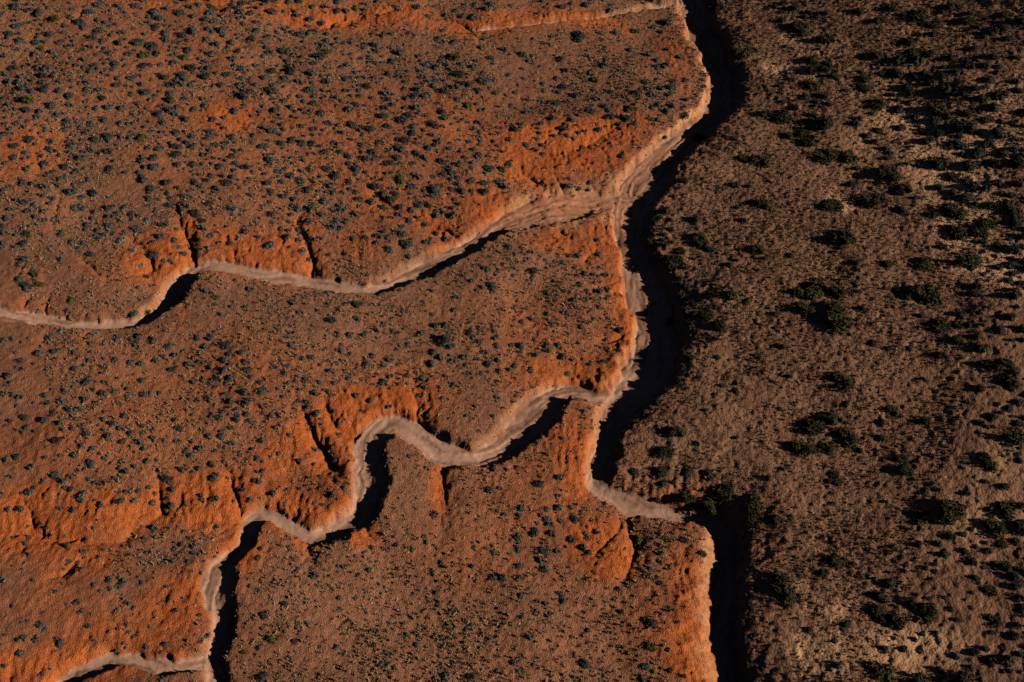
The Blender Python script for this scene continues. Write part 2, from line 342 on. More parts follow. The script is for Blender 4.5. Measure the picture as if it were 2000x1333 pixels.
def blobs(lst):
    M = np.zeros(X.shape, np.float32)
    for cx, cy, rx, ry, s in lst:
        x, y, t = at(cx, cy); x2, y2, _ = at(cx, cy + ry * .5); x3, y3, _ = at(cx, cy - ry * .5)
        sx = rx * t[0] / FPX; sy = abs(y3[0] - y2[0])
        i0, i1 = np.searchsorted(XA, [x[0] - 2.2 * sx, x[0] + 2.2 * sx]); k0, k1 = np.searchsorted(YA, [y[0] - 2.2 * sy, y[0] + 2.2 * sy])
        q = (slice(k0, k1), slice(i0, i1))
        d = ((X[q] + jx[q] * 1.4 - x[0]) / sx) ** 2 + ((Y[q] + jy[q] * 1.4 - y[0]) / sy) ** 2
        M[q] = np.maximum(M[q], s * np.exp(-.9 * d ** 1.5))
    return M
ROCK = P('1010,425,35,32,1 1060,398,65,30,1 1120,396,70,36,1.1 1180,395,60,42,1.2 1090,430,60,14,.8 1215,368,45,34,1.1 1250,338,45,28,1 1290,305,45,20,1 1320,280,35,16,.9 1330,28,26,40,.9 1350,70,18,40,.8 1190,785,40,18,.7')
RCK = blobs(ROCK)
ORG = blobs(ORANGE)
SND = blobs(SAND)
ORG = np.clip(ORG + .45 * GUL_N * (1 - HILL) + .12 * fbm(X, Y, 7, 3, 71) * (1 - HILL), 0, 1.15)
ORG = np.clip(ORG * (1 + .35 * fbm(X, Y, 1.6, 2, 73)), 0, 1)
ORG = np.where(HILL > 0, ORG * sstep(8, 0, DM), ORG)

# ------------------------------------------------------------------ fine relief
rough = (1 - BED)
Z += .22 * np.clip(RCK, 0, 1) * (1 - HILL) * sstep(-.2, .3, fbm(X + Y * .4, Y * 2.2, 2.6, 3, 89)) * np.where(DM > -2, .3, 1)
lum = fbm(X, Y, 1.1, 2, 51); fine = vnoise(X, Y, .42, 53); fine2 = vnoise(X, Y, .30, 55)
rid = 1 - np.abs(fbm(X * .8 + Y * .5, Y * .5 - X * .2, 1.5, 3, 57)) * 2     # ridged rills on bare earth
Z += rough * ((.07 + .04 * ORG) * lum + .05 * fine + .035 * fine2 + .08 * rid * ORG + .03 * rid * CUT)
rid2 = 1 - np.abs(vnoise(X + .5 * vnoise(X, Y, 2.5, 58), Y * .32, .75, 59) * .7 + vnoise(X, Y * .35, .4, 60) * .4) * 2
Z += rough * .10 * rid2 * ORG * (1 - HILL)
Z += rough * (1 - HILL) * (1 - .6 * ORG) * .09 * np.clip(vnoise(X, Y, .55, 67) - .15, 0, 1)
Z += rough * HILL * (.05 * vnoise(X, Y, .6, 61) + .04 * vnoise(X, Y, .36, 63))
Z += BED * (.015 * fine + .01 * fine2)
flute = vnoise(X, Y, .5, 65) * .10 + vnoise(X, Y, 1.1, 66) * .12
Z += CUT * flute

# ------------------------------------------------------------------ soil colours (the colour of the earth itself)
def mix(a, b, m):
    return a + (b - a) * np.clip(m, 0, 1)[..., None]
c_tan = np.array([.305, .138, .077]); c_tan2 = np.array([.205, .091, .053]); c_org = np.array([.52, .148, .042]); c_org2 = np.array([.40, .092, .025])
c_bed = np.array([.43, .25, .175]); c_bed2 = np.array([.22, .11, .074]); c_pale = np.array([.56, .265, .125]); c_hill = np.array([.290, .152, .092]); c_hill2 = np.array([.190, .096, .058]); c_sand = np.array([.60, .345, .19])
n1 = fbm(X, Y, 6, 3, 81) * .5 + .5; n2 = fbm(X, Y, 1.3, 3, 83) * .5 + .5; n3 = vnoise(X, Y, .5, 85) * .5 + .5
colr = mix(np.broadcast_to(c_tan, X.shape + (3,)), c_tan2, n1 * .9 - .1 + .7 * fbm(X, Y, 22, 2, 82))
hillc = mix(np.broadcast_to(c_hill, X.shape + (3,)), c_hill2, n2 * 1.3 - .2)
hillc = mix(hillc, c_sand, SND * (.75 + .5 * n2))
colr = mix(colr, hillc, HILL * sstep(-1, 5, DM - 2 + 4 * fbm(X, Y, 3.5, 3, 88)))
orgc = mix(np.broadcast_to(c_org, X.shape + (3,)), c_org2, (n2 * .8 + n1 * .5) - .2)
colr = mix(colr, orgc, ORG)
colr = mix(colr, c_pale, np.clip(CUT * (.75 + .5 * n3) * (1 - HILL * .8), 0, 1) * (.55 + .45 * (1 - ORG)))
rk = np.clip(RCK * 1.7 - .12 + .45 * fbm(X, Y, 2.2, 3, 87), 0, 1) * (1 - HILL)
rkc = mix(np.broadcast_to(c_pale, X.shape + (3,)) * .85, np.array([.40, .155, .085]), sstep(-.25, .35, fbm(X + Y * .4, Y * 2.2, 2.6, 3, 89)))
colr = mix(colr, rkc, rk * .9 * (1 - BED * .5))
bedc = mix(np.broadcast_to(c_bed, X.shape + (3,)), c_bed2, n2 * .6 + STK * 1.3 - .05)
colr = mix(colr, bedc, BED * (1 - .55 * rk))
colr *= (.88 + .24 * n3)[..., None]

# ------------------------------------------------------------------ meshes
def set_mesh(name, co, quads, smooth=True):
    me = bpy.data.meshes.new(name)
    me.vertices.add(len(co)); me.vertices.foreach_set('co', np.ascontiguousarray(co, np.float32).ravel())
    k = quads.shape[1]
    me.loops.add(quads.size); me.loops.foreach_set('vertex_index', np.ascontiguousarray(quads, np.int32).ravel())
    me.polygons.add(len(quads)); me.polygons.foreach_set('loop_start', np.arange(0, quads.size, k, dtype=np.int32))
    me.update(calc_edges=True)
    me.polygons.foreach_set('use_smooth', np.full(len(quads), smooth))
    return me

def ground_mat(name, bump1, bump2, s1, s2, var):
    m = bpy.data.materials.new(name); m.use_nodes = True
    n = m.node_tree.nodes; l = m.node_tree.links
    b = n['Principled BSDF']; b.inputs['Roughness'].default_value = .95; b.inputs['Specular IOR Level'].default_value = .1
    at_ = n.new('ShaderNodeAttribute'); at_.attribute_name = 'soil'
    tc = n.new('ShaderNodeTexCoord')
    na = n.new('ShaderNodeTexNoise'); na.inputs['Scale'].default_value = s1; na.inputs['Detail'].default_value = 7; na.inputs['Roughness'].default_value = .78
    nb = n.new('ShaderNodeTexVoronoi'); nb.inputs['Scale'].default_value = s2; nb.feature = 'F1'
    l.new(tc.outputs['Object'], na.inputs['Vector']); l.new(tc.outputs['Object'], nb.inputs['Vector'])
    mr = n.new('ShaderNodeMapRange'); mr.inputs[1].default_value = .3; mr.inputs[2].default_value = .7; mr.inputs[3].default_value = 1 - var; mr.inputs[4].default_value = 1 + var
    l.new(na.outputs['Fac'], mr.inputs[0])
    mm = n.new('ShaderNodeVectorMath'); mm.operation = 'SCALE'
    l.new(at_.outputs['Color'], mm.inputs[0]); l.new(mr.outputs[0], mm.inputs['Scale'])
    l.new(mm.outputs[0], b.inputs['Base Color'])
    b1 = n.new('ShaderNodeBump'); b1.inputs['Strength'].default_value = 1; b1.inputs['Distance'].default_value = bump1
    l.new(na.outputs['Fac'], b1.inputs['Height'])
    b2 = n.new('ShaderNodeBump'); b2.inputs['Strength'].default_value = 1; b2.inputs['Distance'].default_value = bump2; b2.invert = True
    l.new(nb.outputs['Distance'], b2.inputs['Height']); l.new(b1.outputs[0], b2.inputs['Normal'])
    l.new(b2.outputs[0], b.inputs['Normal'])
    return m

idx = np.arange(NX * NY).reshape(NY, NX)
quads = np.stack([idx[:-1, :-1], idx[:-1, 1:], idx[1:, 1:], idx[1:, :-1]], -1).reshape(-1, 4)
bedf = (BED[:-1, :-1] + BED[1:, 1:] + BED[:-1, 1:] + BED[1:, :-1]).ravel() / 4
hillf = HILL[:-1, :-1].ravel()
cls = np.where(bedf > .5, 2, np.where(hillf > .5, 1, 0))
CO = np.stack([X, Y, Z], -1).reshape(-1, 3)
CC = np.concatenate([colr, np.ones(X.shape + (1,))], -1).reshape(-1, 4)
for k, (nm, mat) in enumerate([('ground', ground_mat('red_earth', .15, .09, 3.0, 6.5, .36)), ('hillside', ground_mat('tan_earth', .07, .06, 2.4, 4.0, .32)),
                               ('dry_wash', ground_mat('wash_sand', .03, .015, 1.8, 6.0, .16))]):
    q = quads[cls == k]
    used, inv = np.unique(q, return_inverse=True)
    me = set_mesh(nm, CO[used], inv.reshape(-1, 4))
    ca = me.color_attributes.new('soil', 'FLOAT_COLOR', 'POINT')
    ca.data.foreach_set('color', np.ascontiguousarray(CC[used], np.float32).ravel())
    me.materials.append(mat)
    o = bpy.data.objects.new(nm, me); COL.objects.link(o)
    o['kind'] = 'structure'

def samp(G, x, y):                           # bilinear look-up inside the fine area
    fx = np.clip((x - X0) / ST, 0, NX - 2 * NG - 2) + NG; fy = np.clip((y - Y0) / ST, 0, NY - 2 * NG - 2) + NG
    i = fx.astype(int); k = fy.astype(int); fx = fx - i; fy = fy - k
    return (G[k, i] * (1 - fx) + G[k, i + 1] * fx) * (1 - fy) + (G[k + 1, i] * (1 - fx) + G[k + 1, i + 1] * fx) * fy

def at_surface(px, py):                      # march the sight line to the finished relief
    x, y, t = at(px, py)
    px = np.atleast_1d(np.asarray(px, float)); py = np.atleast_1d(np.asarray(py, float))
    cx = (px - 1000) / FPX; cy = (666.5 - py) / FPX
    dx = cx; dy = math.cos(PITCH) + cy * math.sin(PITCH); dzz = -math.sin(PITCH) + cy * math.cos(PITCH)
    tt = t - 8.0
    hit = np.zeros(len(tt), bool)
    for _ in range(170):
        z = CAM_H + dzz * tt
        hit |= z <= samp(Z, dx * tt, dy * tt)
        tt = np.where(hit, tt, tt + .1)
    return dx * tt, dy * tt, tt

# ------------------------------------------------------------------ shrubs read from the photo: tile origin, then x,y,width in quarter pixels (+ kind letter)
SHRUBS = [
(0,0,'215,765,125g 1060,35,90 700,80,100 430,130,100g 1120,420,110g 1180,340,130 780,690,70 800,750,90 850,825,90 1130,700,100 1250,880,100 1270,940,90 1110,1065,130g 840,1045,100 850,1090,60 940,1055,70 1650,1020,90 1370,1030,90 1270,1025,60 1600,815,80 1450,920,90 1330,765,100g 1440,760,80 1430,570,100 1290,600,80g 1410,640,60 1490,655,80 1730,655,70 1890,600,70 1770,565,90 1870,655,80 1680,330,90 1410,260,100 1440,440,90g 1600,475,80 1820,35,70 1650,50,100 900,490,90 850,455,60 770,230,110 560,1130,100 620,985,70 710,960,80 820,930,90 520,940,110 500,1000,80 130,950,90 40,1030,80 380,1150,90 110,1125,90 640,1220,110 500,1290,100 100,1220,100 1250,1150,90 1360,1190,120 1510,1270,90 1720,1290,90 1920,1290,100 1510,1140,80 1600,1195,80 420,580,80 540,740,90 550,810,80 400,810,110 350,1270,90 320,370,80g 950,240,90 1210,205,90'),
(500,0,'215,605,90 30,860,60 160,845,90 360,1105,100 190,1105,90 130,1005,100 545,1170,90 510,870,110 750,955,110 860,660,100g 850,340,60g 560,395,90g 1270,430,70 1545,430,120g 1040,570,70 1650,810,110g 1760,850,80 1780,615,120 1650,640,110 1480,910,90g 1230,980,80 1000,895,100 1390,960,110 1190,885,90 1730,1200,90 1820,1215,60 1430,1085,80 1170,1080,100 850,1220,100 720,1205,90 1120,1140,110 1040,1260,100 1270,690,80 1390,660,80 1740,700,80 1800,60,70 430,140,70 510,170,80 330,110,70 80,360,60 810,745,70g 360,975,70 450,995,90 780,1310,100 1880,715,80g'),
(1000,0,'1555,45,60j 1760,365,180j 1880,385,70j 1350,890,90g 1185,1065,60k 650,610,90g 1035,635,80g 720,500,80 1130,515,80 1200,495,80 1200,155,130 610,845,110 670,765,80 770,705,90 500,735,80 400,670,90 730,820,90 900,910,100 920,840,100g 430,895,70 215,1030,60 550,1145,60 865,1210,50 240,1200,60 1060,420,70 980,235,70 1105,210,70 520,275,130 760,75,80 1800,1220,80j 1930,1235,150j 1480,620,70 330,790,110 430,785,70 120,870,70 320,915,60 960,955,70 1080,925,60 1140,925,60 770,900,90 1450,1050,120j 1980,880,100j 1110,965,50'),
(1500,0,'100,885,160j 220,180,160j 265,240,100j 450,280,140j 445,95,70 700,75,90j 960,45,100j 440,495,140j 350,455,110j 345,525,110j 515,585,100 330,640,140j 290,745,90 425,735,110 420,930,150j 390,975,80j 270,1025,100j 300,1095,110j 170,1040,90j 430,1175,190j 615,1195,150j 855,1010,80j 770,1050,90 1310,1240,180j 920,1320,150j 840,790,130j 1300,820,170j 920,1150,80 950,1190,70 1300,930,120 1520,960,200 1330,1035,100 1490,1110,160 1420,1140,80 1240,1080,110 1710,1110,130 1630,1175,150 1830,1185,120 1920,1150,90 1570,1270,150 1750,1260,130 1930,1260,150 1680,755,110 1530,720,80 1800,720,160 1380,680,130 1260,640,80 1130,580,90 1020,455,120 1160,460,130 1150,400,150j 1250,405,90j 840,410,110j 740,670,100j 750,600,90j 860,150,90j 1170,100,160j 1280,160,120j 1440,40,120j 1110,300,120j 1700,500,90 1570,500,110 1720,610,100 1620,675,90 1950,690,90 1760,820,120 1710,920,100 1800,1020,150 1360,585,90 1560,870,80j 1970,140,110j 1850,100,100j 1560,150,110j 1760,430,90'),
(0,333,'180,85,90 350,115,80 490,45,90 550,155,120 730,160,110 1120,55,110 1180,130,100 1160,205,90 1160,265,70 860,280,110 600,270,120 650,290,60 740,315,70 720,365,60 860,420,90 1030,330,90 975,480,80p 945,535,80p 1035,620,80p 1150,380,80p 1240,415,60 1290,410,80 1250,505,90 1360,535,70 1210,645,100 710,645,90 610,600,60 650,560,60 215,480,100g 345,310,60 385,250,60 400,590,50 475,685,70 120,590,60 190,685,100 270,740,60p 200,880,110 270,800,90g 310,880,90g 150,840,80 210,920,80 1390,125,60g 1430,640,80p 1400,590,60p 1100,735,60p 1280,700,60p 1340,710,60 1610,600,80p 1690,130,100 1520,75,90 1570,120,70 1810,40,80 1640,240,90 1530,325,110 1820,280,100p 1865,520,80p 1570,380,90 1640,495,90 1580,440,80 1560,530,60 1440,190,70 1440,250,60 1910,465,80 1960,185,70 30,480,70 50,365,80 15,605,50 1045,1110,80 1155,1105,60g 1600,930,70p 1690,985,80g 1680,1035,60g 1960,915,80 460,1245,80p 750,1270,70p 95,1310,60 560,1010,80g 525,1085,50 725,500,60 940,385,50 1910,1060,50 1080,910,50 1145,825,60g 1650,30,70'),
(500,333,'85,90,90 195,80,80 115,155,100 110,325,90 430,275,90 530,235,80 660,260,80 670,300,70 630,30,110 730,85,90 925,110,100 1000,175,90 1060,215,90 1120,55,120g 1400,120,110 1400,165,120 1270,255,90 1340,260,90 1130,275,70 800,215,90g 900,235,80 250,505,70 100,570,110 360,620,90p 405,690,60 570,650,60g 195,445,60 590,430,80 710,385,70 630,385,80 1200,390,90 960,500,80 1030,510,70 1130,475,110 1170,555,120 1040,605,90 1340,545,90 760,520,70 1185,665,70 700,640,60g 1405,345,70 1540,340,80 1405,310,60 1580,255,60g 1680,70,90 1790,85,90 1940,115,80 1610,145,100 1570,95,80 1270,40,80 1010,850,50 285,1025,80 790,1150,80 585,1155,90 780,1030,100k 1840,890,110 1975,595,80 1800,760,80 990,1195,70 1060,1245,70 730,1275,80 950,1245,50 1400,1200,70 1475,1195,70 1670,1255,90 1745,1225,70 1860,1255,60 1300,1260,70 1470,1310,140 1700,1300,60 1480,530,70'),
(1000,333,'670,540,50 150,630,60 20,650,50 500,655,80 160,770,100 155,830,60 10,755,60 530,880,70 280,945,80 680,930,80 750,925,70 580,930,60 740,995,50 490,1000,60 680,1065,60 540,1215,60 840,1240,90 570,795,60 640,800,60 735,810,60 680,650,60 735,1315,50 440,110,80 590,140,60 520,130,60 610,85,60 440,60,60 1170,427,50k 1430,375,90 1800,380,80 1240,455,60 1450,510,110j 1080,540,120j 1260,700,180j 1310,620,90j 1950,245,120j 1340,65,70j 1740,105,80 1850,120,50 1480,560,100j 1550,605,80 1910,600,100j 1980,680,60 1700,730,80g 1810,785,60g 1720,960,130g 1740,1060,60g 1840,1010,80g 1510,1110,110j 1620,1190,130j 1240,1160,100j 1100,1040,60p'),
(1500,333,'560,490,200j 800,190,200j 480,240,180j 930,20,160j 1060,120,110j 1020,160,80j 1430,20,120j 1440,285,180j 1550,195,130 1160,205,70 1040,300,100 1270,335,100 1450,450,180j 1640,460,130j 1700,390,140j 1900,260,170j 1740,265,90 1590,110,120 1700,130,90 1780,85,100 1930,370,130 1900,605,140 1790,575,80 1900,725,120 1800,745,80 1550,660,200j 1215,705,150j 935,715,90j 1210,915,230j 1080,980,80 290,900,200j 390,870,120j 530,930,130j 280,1050,150j 510,1060,170j 530,1150,220j 740,1080,90 1350,1190,170j 1480,1190,90j 1500,1105,90 1200,1130,80 690,715,70 750,605,50 1900,940,160 1960,880,80 1880,850,90 1360,590,90 1480,1310,100j 60,1115,60 570,600,60 660,90,100 60,1225,50'),
(0,667,'100,405,60 345,410,80 190,580,90 350,600,90 410,575,50 435,65,100 585,205,70 680,295,110 690,145,60 890,135,90 795,190,60 1015,155,80 800,390,90 880,380,70 730,370,50g 740,470,70 1000,430,60p 1180,395,60p 670,700,100 890,630,80 950,670,80 1020,705,70 1110,655,60g 1195,680,60 810,600,60 960,770,80g 1200,750,70 1280,770,70 1385,770,70 1570,825,70 1500,770,50 440,755,90 330,785,50p 640,810,60p 830,890,80p 710,945,90 945,920,70 1140,925,80 1225,925,45 1050,970,60 240,975,70 50,920,60 360,895,60 440,1025,100 80,1050,60 220,1165,80 270,1140,45 515,1135,60 645,1190,110p 635,1235,60 790,1265,70 945,1235,80 890,1065,60 1195,1250,70 1200,1180,60 1290,1050,95 1320,1090,60 1340,1270,80 1490,885,70 1650,950,90 1745,935,50 1680,1045,100 1870,865,70 1830,910,50 1950,1230,60 1990,1080,50 1800,665,70g 1740,690,70 1730,735,70 1860,590,80 1930,560,60 1650,570,70 1710,580,80 1750,540,70 1930,465,100 1750,405,70 1640,450,60 1540,450,60 1640,315,70 1520,305,70 1755,210,70 1930,210,90 1350,205,90 1280,110,60 1220,140,70 1375,100,60 1465,170,70 1570,150,70 1600,25,70 1770,15,110 1790,90,60 1400,670,90 1370,605,60 1590,690,60 705,1065,60p 155,1295,80 470,1300,60 570,1305,70 1455,1110,45p 800,20,50 1800,275,80 1960,270,60 60,1300,70'),
(500,667,'265,20,70 360,125,60 150,195,60 240,185,80 225,245,70 320,270,50 245,315,70 380,295,70 495,310,60 610,320,55 575,225,60 50,370,100 30,310,60 460,390,80 350,370,50 565,385,60 330,460,70 405,465,55 405,500,60 785,415,60 895,455,60 610,535,55 690,610,50p 830,545,45 480,550,70 500,600,45 640,720,60 455,840,70 175,870,50 45,770,70 120,570,60 40,500,60 625,910,60 870,165,70 1050,135,80 1370,160,90 1540,145,80 1520,30,100 1390,75,80 1100,55,50 1180,20,60 1490,265,60 1535,330,75 1250,235,50 1050,265,60 1630,110,80 1790,75,80 1820,165,80 1760,240,50 1890,140,60 1980,215,60 1900,225,60 1320,355,60 1455,435,60 1270,415,60 1885,430,60 1650,575,50 1850,575,60g 1350,580,60 1040,505,60 140,1180,60 235,1155,50 600,1190,70 500,1050,50 425,1150,50 520,1270,50 230,1265,50p 450,1255,45 20,1085,70 50,1005,50 1340,985,60p 1030,915,50 1195,890,50 1860,995,60 1960,995,50 1820,1150,80 1910,1140,60 660,65,60 720,285,50 950,250,50 985,180,60 950,345,45'),
(1000,667,'70,20,80 270,20,80 360,20,70 60,75,60 180,95,65 280,65,60 400,110,70 475,130,60 610,165,65 705,150,70 145,210,80 430,245,65 690,45,40 840,65,50 20,185,60 560,540,60 400,750,50p 375,1050,80 200,1100,110 40,980,60 360,1195,60 70,1290,80 270,1300,70 360,1290,80 460,1290,60 155,775,45p 1390,120,80j 820,950,70 940,1000,90 1140,1000,110j 1530,1030,110 1370,1180,130j 1640,1140,160j 1540,1230,180j 1180,1095,80 1260,1095,60 1880,1240,150j 1130,1225,60 1180,840,130j 1270,690,120j 1370,1010,80 1900,105,40 1640,335,60 1580,410,45'),
(1500,667,'550,280,190j 610,340,80j 160,265,60 40,310,50 340,640,180j 470,580,150 600,720,170j 240,810,170j 340,820,110j 450,815,110j 970,520,110j 890,625,70 880,750,80 1040,910,110j 1070,980,130j 510,1035,90j 480,1085,60j 540,1095,60j 1350,100,90j 1840,170,180j 1880,270,150j 1690,150,100j 1890,360,80 1960,465,90 1910,700,170j 1950,630,90 1680,890,120j 1730,950,120j 1960,920,70 1220,610,100 610,475,60 1100,45,60 1650,25,120j 820,0,80 1400,1270,240j 1850,1270,180j 1970,1270,80 1550,1175,70 1840,1120,90 1770,350,50 1880,800,70'),
(0,1000,'650,295,75 535,385,75 195,400,50p 25,520,70p 1025,260,50 1105,105,40p 1210,115,70 730,120,50 1340,370,80 1470,380,60 1525,260,60p 1515,310,60p 1565,250,35p 1420,240,60 1370,280,60 1690,110,60 850,515,90 960,540,80 920,575,70 860,590,60 1110,545,65 605,695,75 630,765,70 525,715,50p 715,790,50p 995,700,70 1040,745,55 1375,765,50 1010,930,50p 1175,895,50p 1040,975,40 310,870,80 345,910,60 140,990,60 190,975,70 280,980,75 470,1005,110 160,1095,80 955,1020,50 915,1075,50 1140,1045,60 1290,1030,65 1255,1085,45 1610,960,80 1670,1000,40 315,1260,70 390,1230,50p 1260,1300,60 510,185,35p 370,115,45 320,85,40 220,190,50 100,200,40 810,295,45 1945,570,60 1900,1090,60k 1885,720,50 1560,800,55g'),
(500,1000,'15,350,70g 255,265,50 60,800,80k 115,980,90g 300,1010,60k 25,1060,50 50,1270,110 650,750,55 650,665,50 465,490,80 420,435,50 325,440,60 290,470,40 230,710,60k 315,860,40 1330,230,50 1855,315,60 1925,505,90 1850,500,80 910,920,60 830,965,40 1450,975,60 1425,730,50 1690,420,50 1400,10,80 905,270,60g 700,240,50p 690,420,60 1490,1270,80 1680,1270,100k 1450,1195,60 580,580,40 1220,290,45 1980,325,40 980,1190,60 1030,1180,50 920,1030,60g 1830,860,40k 1010,1090,50'),
(1000,1000,'175,140,110 270,45,80 295,85,70 485,35,100 370,60,70 40,185,75 45,280,75 250,285,110 360,295,70 320,160,80 460,200,90 560,270,80 605,310,60 580,160,60p 590,200,50p 215,370,75 260,445,80 55,415,70 60,505,70 70,645,70 380,640,85 400,690,60 200,690,60 270,705,60 990,200,100g 1200,195,80g 1345,210,90 1480,315,100g 1080,440,70 1070,500,60 840,600,60 1100,850,100 1300,850,55 1080,1040,110g 1040,1195,90 570,1170,110 1020,1300,80 140,970,70 1240,1235,50k 855,770,60k 40,1240,60 90,1240,40 1230,740,50g 760,935,50 200,770,60 1880,30,150j 1890,170,60j'),
(1500,1000,'60,45,100 60,520,170j 110,610,180j 540,370,140j 430,460,90 950,540,110 860,760,160j 880,650,130 1000,830,130j 1220,750,170j 1130,700,100j 1750,100,170j 1810,230,110j 1970,80,150j 1420,180,90 1330,235,70 1380,320,90 1850,410,110 1920,500,100 1930,565,90 1720,590,120j 1750,830,120j 850,1200,210j 1170,1300,190j 1600,1080,100 1540,1290,170j 540,1185,80 1060,1060,80 1180,1085,50 300,910,80 605,870,70 520,1000,60 1340,1230,80 1180,20,130j 1430,20,120j 1930,220,80 1960,660,90 1980,740,90 1950,880,70 1870,1150,120 1970,1100,90 1590,125,55 1620,260,55 1140,990,50 970,980,60 910,1060,90'),
]
# small shrubs between them: polygon in photo pixels, how many, widths in photo pixels, kind, (unused)
FILL = [
 ([(-80,-40),(560,-40),(620,60),(900,120),(1000,330),(950,380),(600,400),(420,360),(200,300),(-80,330)], 980, 9, 26, 's', .05),
 ([(560,-60),(1300,-60),(1240,10),(940,40),(620,30)], 110, 9, 22, 's', .05),
 ([(900,120),(1050,100),(1360,160),(1330,240),(1180,250),(1000,320)], 90, 9, 22, 's', .12),
 ([(600,60),(900,60),(1300,50),(1340,120),(900,130)], 45, 8, 20, 's', .15),
 ([(-80,330),(200,300),(420,360),(950,380),(850,470),(620,480),(330,500),(200,470),(-80,500)], 190, 8, 22, 's', .05),
 ([(-80,660),(330,650),(700,640),(1000,640),(1000,720),(760,760),(560,760),(520,900),(480,980),(-80,980)], 260, 8, 19, 's', .04),
 ([(400,600),(1150,470),(1180,640),(1000,640),(700,640),(420,650)], 60, 7, 15, 's', .08),
 ([(540,760),(700,770),(680,960),(560,960),(520,900)], 20, 7, 14, 's', 0),
 ([(-80,1000),(470,1030),(400,1290),(200,1270),(-80,1320)], 60, 7, 14, 's', .05),
 ([(500,1060),(740,1020),(1130,960),(1330,1060),(1340,1340),(500,1340)], 130, 7, 14, 's', .06),
 ([(1750,20),(2060,20),(2060,520),(1900,480),(1800,330),(1740,200)], 90, 12, 30, 'k', .02),
 ([(1500,0),(1750,20),(1740,200),(1800,330),(1640,330),(1520,200)], 45, 9, 22, 'k', .05),
 ([(1880,480),(2060,520),(2060,1040),(1930,1000),(1900,760)], 60, 10, 26, 'k', 0),
 ([(1800,980),(2060,980),(2060,1360),(1850,1360),(1780,1200)], 60, 10, 26, 'k', 0),
 ([(1300,300),(1900,480),(1880,980),(1780,1200),(1450,1340),(1460,1020),(1250,850),(1340,620)], 50, 8, 15, 'k', .03),
 ([(1230,400),(1300,380),(1340,520),(1350,650),(1340,740),(1240,830),(1200,900),(1230,800),(1310,700),(1290,500)], 70, 9, 22, 'k', 0),
 ([(1440,1020),(1470,1020),(1470,1333),(1450,1333)], 16, 9, 18, 'k', 0),
]
REGIONS_HILL = [
 ('beside the upper end of the ravine', [(1330,-50),(1520,-50),(1520,200),(1440,330),(1300,330),(1250,400)]),
 ('on the hillside below the picture\'s top edge', [(1500,-50),(1780,-50),(1780,85),(1500,85)]),
 ('in the dim upper right corner', [(1780,-50),(2200,-50),(2200,110),(1780,110)]),
 ('around the pale sand scar near the ravine top', [(1500,85),(1650,85),(1650,205),(1500,205)]),
 ('in the thicket below the pale sand scar', [(1500,205),(1680,205),(1680,345),(1500,345)]),
 ('on the open hillside under the upper edge', [(1650,85),(1790,85),(1790,250),(1650,250)]),
 ('in the top rows of the crowded field', [(1780,105),(2200,105),(2200,185),(1780,185)]),
 ('in the middle rows of the crowded field', [(1780,185),(2200,185),(2200,270),(1780,270)]),
 ('in the bottom rows of the crowded field', [(1780,270),(2200,270),(2200,350),(1780,350)]),
 ('around the small bright sand patch', [(1560,330),(1800,330),(1800,430),(1560,430)]),
 ('at the right edge beneath the crowded shrub field', [(1800,350),(2200,350),(2200,455),(1800,455)]),
 ('on the open slope beside the ravine', [(1230,330),(1560,330),(1560,530),(1230,530)]),
 ('in the big open thicket on the middle hillside', [(1490,520),(1700,520),(1700,690),(1490,690)]),
 ('on the middle hillside right of the big thicket', [(1560,430),(1800,430),(1800,560),(1560,560)]),
 ('on the middle hillside towards the right edge', [(1690,430),(1905,430),(1905,690),(1690,690)]),
 ('at the right edge of the middle hillside', [(1880,430),(2200,430),(2200,690),(1880,690)]),
 ('on the shaded bank of the black ravine', [(1180,480),(1490,480),(1490,900),(1180,900)]),
 ('above the sandy bend where the ravine turns', [(1160,880),(1510,880),(1510,1020),(1160,1020)]),
 ('in the group on the lower middle hillside', [(1490,690),(1700,690),(1700,890),(1490,890)]),
 ('on the open slope between the lower groups', [(1650,690),(1880,690),(1880,985),(1650,985)]),
 ('at the right edge of the lower hillside', [(1850,660),(2200,660),(2200,880),(1850,880)]),
 ('near the right edge above the lower shrub belt', [(1850,870),(2200,870),(2200,1000),(1850,1000)]),
 ('beside the black lower ravine', [(1380,985),(1580,985),(1580,1210),(1380,1210)]),
 ('in the loose thicket on the lower hillside', [(1580,1080),(1850,1080),(1850,1230),(1580,1230)]),
 ('on the lower hillside left of the shrub belt', [(1560,980),(1850,980),(1850,1090),(1560,1090)]),
 ('in the shrub belt at the lower right edge', [(1840,980),(2200,980),(2200,1130),(1840,1130)]),
 ('in the lower right corner', [(1840,1120),(2200,1120),(2200,1450),(1840,1450)]),
 ('around the sandy patch at the bottom edge', [(1450,1200),(1850,1200),(1850,1450),(1450,1450)]),
]
